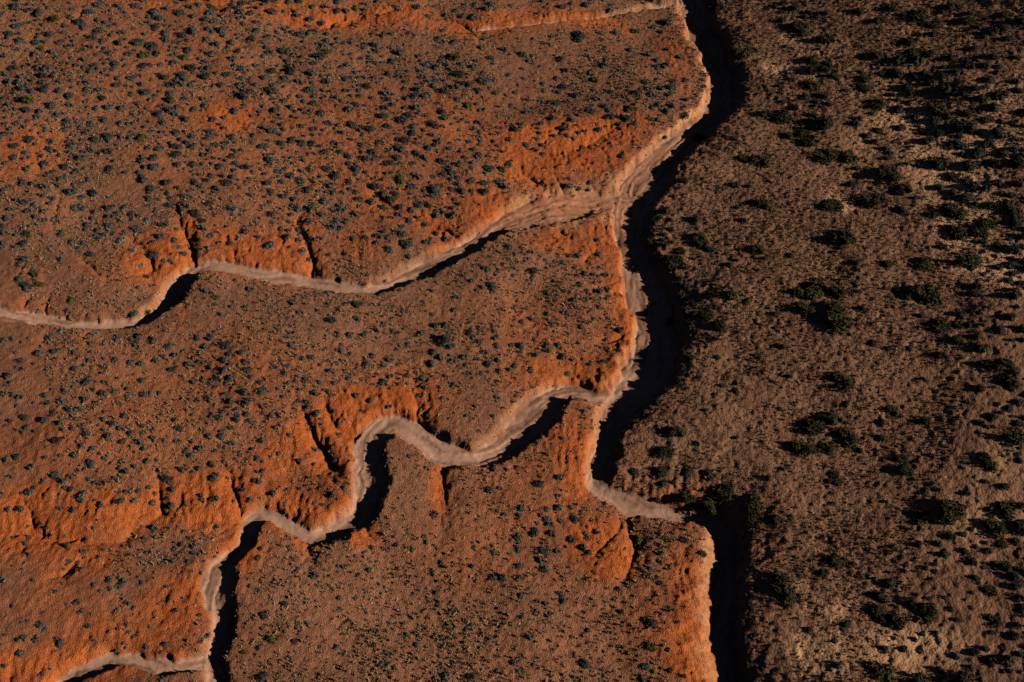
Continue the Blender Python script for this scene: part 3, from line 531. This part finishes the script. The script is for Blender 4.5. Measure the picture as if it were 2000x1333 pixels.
REGIONS_LEFT = [
 ('along the top edge beside the eroded cut', [(-100,-60),(1330,-60),(1330,45),(700,45),(540,50),(-100,30)]),
 ('in the upper left corner field', [(-100,0),(250,0),(250,130),(-100,130)]),
 ('in the upper left field, left edge middle', [(-100,130),(250,130),(250,225),(-100,225)]),
 ('left of the upper orange patch', [(-100,220),(200,220),(200,350),(-100,350)]),
 ('in the upper field above the orange patch', [(250,0),(520,0),(520,180),(250,180)]),
 ('on the upper orange patch in the left field', [(200,175),(500,175),(500,262),(200,262)]),
 ('below the upper orange patch in the left field', [(195,258),(500,258),(500,350),(195,350)]),
 ('in the upper middle field below the top cut', [(500,40),(760,40),(760,190),(500,190)]),
 ('in the dense middle rows of the upper field', [(500,185),(760,185),(760,345),(500,345)]),
 ('in the upper field towards the ravine, higher part', [(755,40),(1010,40),(1010,190),(755,190)]),
 ('in the upper field towards the ravine, lower part', [(755,185),(1010,185),(1010,345),(755,345)]),
 ('on the grassy bench beside the upper ravine', [(1005,20),(1400,20),(1400,145),(1005,145)]),
 ('on the slope above the fan of orange earth', [(1005,140),(1400,140),(1400,320),(1005,320)]),
 ('at the left edge above the upper wash', [(-100,340),(130,340),(130,620),(-100,620)]),
 ('on the upper slope left of the long rill', [(120,330),(330,330),(330,450),(120,450)]),
 ('among the orange mounds left of the long rill', [(120,440),(400,440),(400,540),(120,540)]),
 ('high between long rill and forked gully', [(325,330),(520,330),(520,440),(325,440)]),
 ('low between long rill and forked gully', [(325,435),(615,435),(615,545),(325,545)]),
 ('right of the forked gully, higher part', [(500,330),(740,330),(740,420),(500,420)]),
 ('right of the forked gully, lower part', [(580,415),(760,415),(760,570),(580,570)]),
 ('beside the diagonal gully above the wash', [(735,330),(1000,330),(1000,400),(735,400)]),
 ('on the spur above the straight wash', [(735,395),(960,395),(960,560),(735,560)]),
 ('on the red bank above the wash junction', [(960,320),(1230,320),(1230,400),(960,400)]),
 ('just below the upper wash on the left', [(-100,530),(500,530),(500,690),(-100,690)]),
 ('just below the straight part of the upper wash', [(480,540),(760,540),(760,665),(480,665)]),
 ('on the tongue of land right of centre, upper part', [(755,450),(1060,450),(1060,660),(755,660)]),
 ('on the tongue beside the main ravine', [(1055,400),(1280,400),(1280,655),(1055,655)]),
 ('on the tongue above the lower wash junction', [(950,650),(1280,650),(1280,790),(950,790)]),
 ('on the orange slope above the meander loop', [(690,650),(970,650),(970,850),(690,850)]),
 ('on the red slope by the left edge, upper part', [(-100,670),(140,670),(140,850),(-100,850)]),
 ('on the red slope by the left edge, lower part', [(-100,845),(160,845),(160,1015),(-100,1015)]),
 ('on the wide red slope, left upper part', [(135,670),(300,670),(300,790),(135,790)]),
 ('on the wide red slope, left middle part', [(135,785),(300,785),(300,880),(135,880)]),
 ('on the orange shelf above the side gully', [(135,875),(330,875),(330,1015),(135,1015)]),
 ('on the wide red slope, centre upper part', [(295,670),(430,670),(430,780),(295,780)]),
 ('on the wide red slope, centre lower part', [(295,775),(430,775),(430,900),(295,900)]),
 ('on the cracked bluff above the lower wash', [(320,890),(520,890),(520,1020),(320,1020)]),
 ('on the wide red slope, right upper part', [(425,660),(700,660),(700,730),(425,730)]),
 ('on the wide red slope, right middle part', [(425,725),(580,725),(580,870),(425,870)]),
 ('among the deep gullies beside the meander loop', [(560,725),(720,725),(720,900),(560,900)]),
 ('on the slope left of the meander', [(480,860),(720,860),(720,1040),(480,1040)]),
 ('on the slope below the side gully, left', [(-100,1000),(210,1000),(210,1160),(-100,1160)]),
 ('on the slope below the side gully, right', [(200,1000),(500,1000),(500,1150),(200,1150)]),
 ('in the lower left corner above the last wash', [(-100,1150),(200,1150),(200,1450),(-100,1450)]),
 ('on the orange slope above the last small wash', [(190,1140),(430,1140),(430,1450),(190,1450)]),
 ('on the spit inside the meander and the ravine', [(700,780),(1160,780),(1160,960),(700,960)]),
 ('at the bottom left of the lower plain', [(430,1030),(640,1030),(640,1450),(430,1450)]),
 ('in the middle of the lower plain', [(630,1030),(900,1030),(900,1450),(630,1450)]),
 ('right of the middle of the lower plain', [(700,940),(1005,940),(1005,1140),(700,1140)]),
 ('in the cluster below the ravine\'s sandy bend', [(1000,940),(1170,940),(1170,1130),(1000,1130)]),
 ('on the bluff at the ravine\'s corner', [(1165,960),(1420,960),(1420,1120),(1165,1120)]),
 ('near the bright rim of the lower ravine', [(1180,1110),(1420,1110),(1420,1450),(1180,1450)]),
 ('at the bottom edge of the lower plain', [(880,1120),(1200,1120),(1200,1450),(880,1450)]),
]

# ------------------------------------------------------------------ plants: one set of leaf-clump meshes per kind
def plant_mat(name, c1, c2, scale):
    m = bpy.data.materials.new(name); m.use_nodes = True
    n = m.node_tree.nodes; l = m.node_tree.links
    b = n['Principled BSDF']; b.inputs['Roughness'].default_value = .8; b.inputs['Specular IOR Level'].default_value = .2
    tc = n.new('ShaderNodeTexCoord'); oi = n.new('ShaderNodeObjectInfo')
    na = n.new('ShaderNodeTexNoise'); na.inputs['Scale'].default_value = scale; na.inputs['Detail'].default_value = 3
    l.new(tc.outputs['Object'], na.inputs['Vector'])
    ad = n.new('ShaderNodeMath'); ad.operation = 'MULTIPLY_ADD'; ad.inputs[1].default_value = .5
    l.new(oi.outputs['Random'], ad.inputs[0]); l.new(na.outputs['Fac'], ad.inputs[2])
    cr = n.new('ShaderNodeValToRGB')
    cr.color_ramp.elements[0].position = .35; cr.color_ramp.elements[0].color = (*c1, 1)
    cr.color_ramp.elements[1].position = 1.1; cr.color_ramp.elements[1].color = (*c2, 1)
    l.new(ad.outputs[0], cr.inputs[0]); l.new(cr.outputs[0], b.inputs['Base Color'])
    return m
MAT = {
 's': plant_mat('sage_leaf', (.016, .019, .020), (.084, .094, .090), 3.0),
 'p': plant_mat('pale_leaf', (.085, .098, .092), (.20, .21, .19), 3.0),
 'g': plant_mat('olive_leaf', (.028, .032, .008), (.085, .085, .02), 3.0),
 'k': plant_mat('dark_leaf', (.012, .014, .012), (.045, .047, .038), 3.0),
 'j': plant_mat('evergreen_leaf', (.009, .011, .004), (.045, .043, .013), 2.0),
 'w': plant_mat('grey_wood', (.09, .07, .055), (.16, .13, .10), 6.0),
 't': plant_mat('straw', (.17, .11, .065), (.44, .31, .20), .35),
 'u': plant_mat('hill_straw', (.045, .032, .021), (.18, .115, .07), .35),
 'r': plant_mat('stone', (.20, .09, .05), (.44, .29, .19), .8),
}

def clump(seed, nlobe, nleaf, leaf, height, spread):
    """leaf-sized quads through the volume of a few lobes; width about 1, standing on z = 0"""
    r = np.random.default_rng(seed)
    lob = []
    for i in range(nlobe):
        a = r.uniform(0, 6.283); d = spread * math.sqrt(r.uniform(0.02, 1)) if nlobe > 1 else 0
        rad = r.uniform(.20, .32) * (1.35 if nlobe < 3 else 1)
        lob.append((d * math.cos(a), d * math.sin(a), rad, height * r.uniform(.6, 1.0)))
    vs = []
    per = nleaf // nlobe
    for (lx, ly, rad, h) in lob:
        v = r.normal(size=(per, 3)); v /= np.linalg.norm(v, axis=1)[:, None]
        v[:, 2] = np.abs(v[:, 2]) * 1.0 - .12
        q = r.uniform(.45, 1.12, (per, 1)) ** .6
        p = v * q * np.array([rad, rad, h]) + np.array([lx, ly, 0])
        p[:, 2] = np.maximum(p[:, 2], .02)
        nrm = v + r.normal(size=(per, 3)) * .36
        nrm /= np.linalg.norm(nrm, axis=1)[:, None]
        t1 = np.cross(nrm, r.normal(size=(per, 3))); t1 /= np.linalg.norm(t1, axis=1)[:, None]
        t2 = np.cross(nrm, t1)
        s = (leaf * r.uniform(.6, 1.4, (per, 1)))
        vs.append(np.stack([p - t1 * s - t2 * s * .6, p + t1 * s * .8 - t2 * s * .8, p + t1 * s + t2 * s * .7, p - t1 * s * .7 + t2 * s], 1))
    v = np.concatenate(vs)
    lo = v[..., :2].min((0, 1)); hi = v[..., :2].max((0, 1))
    v[..., :2] = (v[..., :2] - (lo + hi) / 2) / (max(hi - lo) * .92)
    return v.reshape(-1, 3), np.arange(len(v) * 4).reshape(-1, 4), lob, (lo, hi)

def stem_geo(lob, lohi, seed, thick):
    """tapered limbs from the root up into every lobe"""
    lo, hi = lohi; sc = max(hi - lo) * .92; r = random.Random(seed)
    V, F = [], []
    def limb(a, b, r0, r1):
        a, b = Vector(a), Vector(b); d = (b - a).normalized(); s = d.orthogonal().normalized(); t = d.cross(s)
        k = len(V)
        mid = (a + b) / 2 + Vector((r.uniform(-.03, .03), r.uniform(-.03, .03), .02))
        for c, rr in ((a, r0), (mid, (r0 + r1) / 2), (b, r1)):
            for j in range(5):
                an = j * 1.2566
                V.append(c + s * math.cos(an) * rr + t * math.sin(an) * rr)
        for ring in range(2):
            for j in range(5):
                F.append((k + ring * 5 + j, k + ring * 5 + (j + 1) % 5, k + ring * 5 + 5 + (j + 1) % 5, k + ring * 5 + 5 + j))
    cx, cy = ((lo + hi) / 2)
    limb((-cx / sc, -cy / sc, -.05), (-cx / sc, -cy / sc, .10), thick, thick * .8)
    for lx, ly, rad, h in lob:
        p = ((lx - cx) / sc, (ly - cy) / sc, h * .55)
        limb((-cx / sc, -cy / sc, .05), p, thick * .7, thick * .3)
        for q in range(3):
            limb(p, (p[0] + r.uniform(-.7, .7) * rad / sc, p[1] + r.uniform(-.7, .7) * rad / sc, h * r.uniform(.7, 1.0)), thick * .3, thick * .1)
    return np.array([tuple(v) for v in V]), np.array(F)

SPEC = {'s': (7, [(4, 330, .047), (5, 380, .045), (6, 420, .042), (3, 290, .050), (8, 460, .040), (4, 330, .047), (7, 400, .043)], .40, .31),
        'p': (4, [(3, 190, .058), (5, 240, .052), (4, 210, .055), (2, 180, .060)], .42, .30),
        'g': (4, [(4, 260, .055), (6, 300, .050), (3, 230, .058), (5, 280, .052)], .44, .30),
        'k': (6, [(3, 330, .050), (4, 380, .046), (5, 420, .044), (2, 300, .052), (7, 460, .042), (4, 360, .046)], .50, .28),
        'j': (7, [(7, 620, .040), (9, 760, .036), (11, 900, .033), (6, 560, .042), (8, 700, .038), (12, 980, .032), (10, 820, .035)], .38, .42)}
VAR = {}
for kind, (n, specs, h, sp) in SPEC.items():
    VAR[kind] = []
    for i, (nl, nf, lf) in enumerate(specs):
        v, f, lob, lohi = clump(100 * ord(kind) + i, nl, nf, lf, h * (.85 + .3 * ((i * 37) % 10) / 10), sp)
        sv, sf = stem_geo(lob, lohi, i, .035 if kind == 'j' else .022)
        VAR[kind].append((v, f, sv, sf))
NM = {'s': 'sagebrush', 'p': 'pale_shrub', 'g': 'green_shrub', 'k': 'dark_shrub', 'j': 'evergreen_bush'}
ME = {k: [] for k in VAR}
for kind, vs in VAR.items():
    for (v, f, sv, sf) in vs:
        a = set_mesh(NM[kind] + '_foliage', v, f, False); a.materials.append(MAT[kind])
        b = set_mesh(NM[kind] + '_stem', sv, sf, True); b.materials.append(MAT['w'])
        ME[kind].append((a, b))

# ------------------------------------------------------------------ shrub records from the photo
recs = []
for ox, oy, s in SHRUBS:
    for q in s.split():
        kd = q[-1] if q[-1].isalpha() else ''
        v = [float(a) for a in (q[:-1] if kd else q).split(',')]
        recs.append([ox + v[0] / 4, oy + v[1] / 4, v[2] / 4, kd])
rp = np.array([r_[:3] for r_ in recs])
gx, gy, gt = at_surface(rp[:, 0], rp[:, 1])
hillv = samp(HILL, gx, gy)
for i, r_ in enumerate(recs):
    if hillv[i] > .5:
        if r_[3] == '':
            r_[3] = 'k'
        r_[2] *= (1.12 if r_[3] == 'j' else .92); r_[0] += .10 * r_[2]
    else:
        if r_[3] == '':
            r_[3] = 's'
        r_[2] *= .90
rp = np.array([r_[:3] for r_ in recs])
gx, gy, gt = at_surface(rp[:, 0], rp[:, 1] + .22 * rp[:, 2])
gw = rp[:, 2] * gt / FPX                                    # width in metres
gz = samp(Z, gx, gy)
rng = random.Random(7)
def inside(px, py, poly):
    c = False
    for i in range(len(poly)):
        (x1, y1), (x2, y2) = poly[i], poly[i - 1]
        if (y1 > py) != (y2 > py) and px < (x2 - x1) * (py - y1) / (y2 - y1) + x1:
            c = not c
    return c
grid = {}
def add_disc(x, y, r_):
    grid.setdefault((int(x // 3), int(y // 3)), []).append((x, y, r_))
def free(x, y, r_, k=1.0):
    for i in (-1, 0, 1):
        for j in (-1, 0, 1):
            for (a, b, c) in grid.get((int(x // 3) + i, int(y // 3) + j), ()):
                if (a - x) ** 2 + (b - y) ** 2 < (k * (r_ + c)) ** 2:
                    return False
    return True
# every shrub: x, y, width m, px, py, px width, kind, read from the photo?
ALL = []
for i, r_ in enumerate(recs):
    add_disc(gx[i], gy[i], gw[i] / 2)
    ALL.append((float(gx[i]), float(gy[i]), float(gw[i]), r_[0], r_[1], r_[2], r_[3], True))
# small ones between them, as dense as in the photo
for poly, count, wlo, whi, kd, _ in FILL:
    xs_ = [p[0] for p in poly]; ys_ = [p[1] for p in poly]
    m_ = count * 14
    cpx = np.array([rng.uniform(min(xs_), max(xs_)) for _ in range(m_)]); cpy = np.array([rng.uniform(min(ys_), max(ys_)) for _ in range(m_)])
    cx_, cy_, ct_ = at(cpx, cpy)
    cl_ = np.clip(.28 + 1.4 * (fbm(cx_ + cy_ * .6, cy_ * 1.5 - cx_ * .4, 6.5, 3, 97) * .5 + .5 - .2), .05, 1)
    bad = (np.array([rng.random() for _ in range(m_)]) > cl_) | (samp(BED, cx_, cy_) > .05) | (samp(CUT, cx_, cy_) > .4) | (samp(GUL_M, cx_, cy_) > .4)
    n = 0
    for j in range(m_):
        if n >= count:
            break
        px, py, x, y = float(cpx[j]), float(cpy[j]), float(cx_[j]), float(cy_[j])
        if bad[j] or not inside(px, py, poly):
            continue
        pw = wlo + (whi - wlo) * rng.random() ** 1.8
        w = pw * float(ct_[j]) / FPX
        if not free(x, y, w / 2, .92):
            continue
        add_disc(x, y, w / 2)
        ALL.append((x, y, w, px, py, pw, kd, False)); n += 1
ind, rest = [], []
for kd in 'spgkj':
    ids = sorted([i for i in range(len(ALL)) if ALL[i][6] == kd], key=lambda i: -ALL[i][5])
    seen = [i for i in ids if -20 < ALL[i][3] < 2020 and -20 < ALL[i][4] < 1353]
    take = set(seen[:300])
    ind += [i for i in ids if i in take]; rest += [i for i in ids if i not in take]
hillv = samp(HILL, np.array([a[0] for a in ALL]), np.array([a[1] for a in ALL]))

# --- where things stand, in words
def region(px, py, hill):
    for name, poly in REGIONS_HILL if hill else REGIONS_LEFT:
        if inside(px, py, poly):
            return name
    return 'on the dark hillside' if hill else 'on the red slope'
KW = {'s': 'blue-grey sagebrush', 'p': 'pale silvery shrub', 'g': 'olive green shrub', 'k': 'blackish rounded shrub', 'j': 'dark evergreen bush'}
CAT = {'s': 'sagebrush', 'p': 'shrub', 'g': 'green shrub', 'k': 'dark shrub', 'j': 'evergreen bush'}
GRP = {'s': 'large sagebrush scattered on the red slopes', 'p': 'pale silvery shrubs on the red slopes', 'g': 'olive green shrubs among the sagebrush',
       'k': 'dark rounded shrubs on the tan hillside', 'j': 'dark evergreen bushes on the tan hillside'}
ORDN = ['', 'second', 'third', 'fourth', 'fifth', 'sixth', 'seventh', 'eighth', 'ninth', 'tenth', 'eleventh', 'twelfth'] + ['middle'] * 20
cells = {}
for i in ind:
    x, y, w, px, py, pw, kd, known = ALL[i]
    cells.setdefault((kd, region(px, py, hillv[i] > .5), known), []).append(i)
label = {}
for (kd, reg, known), ids in cells.items():
    left_ = list(ids); kw = KW[kd]
    if not known:                              # crowded little ones that nothing tells apart
        for i in ids:
            label[i] = 'one of the smaller %ss %s' % (kw.replace('sagebrush', 'sagebrush bushe'), reg)
        continue
    if len(ids) == 1:
        label[ids[0]] = 'larger %s %s' % (kw, reg); continue
    for word, key in [('broadest', lambda i: -ALL[i][5]), ('leftmost', lambda i: ALL[i][3]), ('rightmost', lambda i: -ALL[i][3]),
                      ('uppermost', lambda i: ALL[i][4]), ('lowest', lambda i: -ALL[i][4])]:
        best = min(ids, key=key)
        if best in left_:
            left_.remove(best); label[best] = '%s larger %s %s' % (word, kw, reg) if word != 'broadest' else '%s %s %s' % (word, kw, reg)
    xs = sorted(ids, key=lambda i: ALL[i][3]); ys = sorted(ids, key=lambda i: ALL[i][4]); ws = sorted(ids, key=lambda i: -ALL[i][5])
    for i in left_:
        a, b, c, d, w = xs.index(i), len(xs) - 1 - xs.index(i), ys.index(i), len(ys) - 1 - ys.index(i), ws.index(i)
        m = min((w, 0), (a, 1), (b, 2), (c, 3), (d, 4))
        if m[1] == 0:
            label[i] = '%s broadest %s %s' % (ORDN[m[0]], kw, reg)
        else:
            label[i] = '%s %s from the %s %s' % (ORDN[m[0]], kw, ['', 'left', 'right', 'top', 'bottom'][m[1]], reg)

label = {i: ' '.join(v.replace(' large ', ' ').split()) if len(v.split()) <= 16 else v.replace('larger ', '').replace('picture\'s ', '').replace('in the crowded', 'in crowded').replace('on the ', 'on ', 1).replace('of the ', 'of ', 1) for i, v in label.items()}
for i in ind:
    x, y, w, px, py, pw, kd, known = ALL[i]
    k = rng.randrange(len(ME[kd]))
    fo, st = ME[kd][k]
    hz = w * rng.uniform(.85, 1.15) * (1.0 if w < 2.6 else .85)
    detailed = known and pw > 13
    root = bpy.data.objects.new(NM[kd], None if detailed else fo); COL.objects.link(root)
    root.empty_display_size = .3
    root.location = (x, y, float(samp(Z, x, y)) - .04)
    root.rotation_euler = (0, 0, rng.uniform(0, 6.28)); root.scale = (w, w * rng.uniform(.8, 1.0), hz)
    root['label'] = label[i]; root['category'] = CAT[kd]; root['group'] = GRP[kd]
    if detailed:
        for nm, me in (('foliage', fo), ('stem', st)):
            o = bpy.data.objects.new(nm, me); COL.objects.link(o); o.parent = root

# ------------------------------------------------------------------ everything too many to count, merged per kind
def scatter_mesh(name, protos, xs, ys, zs, ws, hs, seed, mat, **kw):
    r = np.random.default_rng(seed)
    pick = r.integers(0, len(protos), len(xs)); ang = r.uniform(0, 6.283, len(xs))
    Vs, Fs, off = [], [], 0
    for p, (v, f) in enumerate(protos):
        m = pick == p
        n = int(m.sum())
        if not n:
            continue
        c, s = np.cos(ang[m])[:, None], np.sin(ang[m])[:, None]
        w = ws[m][:, None]
        vx = (v[None, :, 0] * c - v[None, :, 1] * s) * w + xs[m][:, None]
        vy = (v[None, :, 0] * s + v[None, :, 1] * c) * w + ys[m][:, None]
        vz = v[None, :, 2] * hs[m][:, None] + zs[m][:, None]
        Vs.append(np.stack([vx, vy, vz], -1).reshape(-1, 3))
        Fs.append((f[None] + (np.arange(n) * len(v))[:, None, None]).reshape(-1, f.shape[1]) + off)
        off += n * len(v)
    me = set_mesh(name, np.concatenate(Vs), np.concatenate(Fs), False); me.materials.append(mat)
    o = bpy.data.objects.new(name, me); COL.objects.link(o)
    o['kind'] = 'stuff'
    for a, b in kw.items():
        o[a] = b
    return o

extra = {}
for i in rest:
    extra.setdefault(ALL[i][6], []).append(ALL[i][:3])
STN = {'s': ('small_sagebrush', 'many small blue-grey sagebrush scattered over the red slopes', 'sagebrush'),
       'k': ('small_dark_shrubs', 'many small dark shrubs scattered over the tan hillside', 'dark shrubs')}
for kd, lst in extra.items():
    a = np.array(lst, float)
    small = [clump(900 + ord(kd) + q, 2 + q % 4, 120, .072, SPEC[kd][2] * (.9 + .1 * (q % 3)), .30)[:2] for q in range(6)]
    nm, lb, ct = STN[kd]
    r = np.random.default_rng(ord(kd))
    scatter_mesh(nm, small, a[:, 0], a[:, 1], samp(Z, a[:, 0], a[:, 1]) - .03, a[:, 2], a[:, 2] * r.uniform(.8, 1.2, len(a)), 5, MAT[kd], label=lb, category=ct)
print('plants', len(ind), sum(1 for i in ind if not ALL[i][7]), {k: len(v) for k, v in extra.items()})

# ------------------------------------------------------------------ bunchgrass tufts and stones
def tuft(seed, n):
    r = np.random.default_rng(seed)
    V = []
    for _ in range(n):
        a = r.uniform(0, 6.283); d = r.uniform(.0, .32); c = np.array([d * math.cos(a), d * math.sin(a), 0])
        b = r.uniform(0, 6.283); wv = np.array([math.cos(b), math.sin(b), 0]) * r.uniform(.12, .26)
        tip = np.array([c[0] * 1.9 + r.uniform(-.2, .2), c[1] * 1.9 + r.uniform(-.2, .2), r.uniform(.5, 1.0)])
        V += [c - wv, c + wv, tip + wv * .45, tip - wv * .45]
    return np.array(V), np.arange(4 * n).reshape(-1, 4)
TUFTS = [tuft(i, 8) for i in range(8)]
def stone(seed):
    r = np.random.default_rng(seed)
    v = np.array([[1, 0, .1], [.3, .9, .1], [-.8, .5, .1], [-.8, -.6, .1], [.4, -.9, .1], [.5, .1, .7], [0, .5, .75], [-.4, 0, .8], [0, -.45, .7]]) * .5
    v = v * r.uniform(.7, 1.2, v.shape)
    f = [(0, 1, 5), (1, 6, 5), (1, 2, 6), (2, 7, 6), (2, 3, 7), (3, 8, 7), (3, 4, 8), (4, 5, 8), (4, 0, 5), (5, 6, 7), (5, 7, 8)]
    return v, np.array(f)
STONES = [stone(i) for i in range(6)]

R2 = np.random.default_rng(21)
def points(n, mask_fn):
    y = R2.uniform(46, 192, n); hw = 12 + y * .47
    x = R2.uniform(-97, 97, n)
    m = np.abs(x) < hw
    x, y = x[m], y[m]
    p = mask_fn(x, y)
    m = R2.uniform(0, 1, len(x)) < p
    return x[m], y[m]
def m_hill(x, y):
    cl = vnoise(x, y, 3.2, 91) * .5 + .5; c2 = vnoise(x, y, 9, 92) * .5 + .5
    p = samp(HILL, x, y) * np.clip(.05 + .62 * cl + .35 * (c2 - .3), .03, 1) * (1 - .75 * np.clip(samp(SND, x, y), 0, 1)) * (1 - samp(BED, x, y))
    return p * (1 - .55 * np.clip(samp(ORG, x, y), 0, 1))
def m_left(x, y):
    cl = vnoise(x, y, 2.6, 93) * .5 + .5; c2 = vnoise(x, y, 11, 94) * .5 + .5
    return (1 - samp(HILL, x, y)) * np.clip(.10 + .75 * cl * cl + .4 * (c2 - .4), .05, 1) * np.clip(1 - 1.05 * samp(ORG, x, y), .03, 1) * (1 - samp(BED, x, y)) * (1 - .8 * samp(CUT, x, y))
x, y = points(430000, m_hill)
w = R2.uniform(.11, .29, len(x))
scatter_mesh('hill_bunchgrass', TUFTS, x, y, samp(Z, x, y) - .02, w, w * R2.uniform(.40, .75, len(x)), 9, MAT['u'], label='dense dark bunchgrass covering the tan hillside', category='grass')
print('hill tufts', len(x))
x, y = points(300000, m_left)
w = R2.uniform(.12, .36, len(x))
scatter_mesh('slope_bunchgrass', TUFTS, x, y, samp(Z, x, y) - .02, w, w * R2.uniform(.55, 1.0, len(x)), 10, MAT['t'], label='dry straw bunchgrass dotting the red slopes', category='grass')
print('slope tufts', len(x))
GRN = blobs(P('530,185,38,14,1 620,140,30,12,.8 1085,70,30,10,.8 1230,205,30,14,.8 860,70,25,8,.8 1180,125,22,10,1 1155,150,35,12,1 50,545,40,26,1 950,640,40,20,.7 725,1250,40,28,.8 1380,575,30,20,1 1440,590,30,16,1 '
                '1690,165,45,25,1 1880,195,30,15,.8 1860,440,40,14,1 250,1095,40,30,.6 60,1045,70,12,.8 120,135,22,10,.8 345,80,30,7,.8 1640,560,30,20,.5 1870,60,50,20,.6 215,590,25,20,.6 480,605,20,10,.6'))
x, y = points(160000, lambda x, y: np.clip(samp(GRN, x, y) - .15, 0, 1) * .8 * (1 - samp(BED, x, y)))
w = R2.uniform(.14, .40, len(x))
scatter_mesh('green_groundcover', TUFTS, x, y, samp(Z, x, y) - .02, w, w * R2.uniform(.5, .9, len(x)), 12, MAT['g'], label='low olive green ground cover in loose patches', category='ground cover')
def m_st(x, y):
    c2 = vnoise(x, y, 6, 95) * .5 + .5
    return np.clip(.08 + .5 * c2 * c2, 0, 1) * (1 - .5 * samp(BED, x, y))
x, y = points(90000, m_st)
w = .07 + .20 * R2.uniform(0, 1, len(x)) ** 3
scatter_mesh('stones', STONES, x, y, samp(Z, x, y) - .01, w, w * R2.uniform(.6, 1.0, len(x)), 11, MAT['r'], label='small pale stones scattered over the ground', category='stones')
for v_ in label.values():
    if len(v_.split()) > 16: print('LONG', len(v_.split()), v_)
print('stones', len(x), 'labels', len(label), len(set(label.values())))
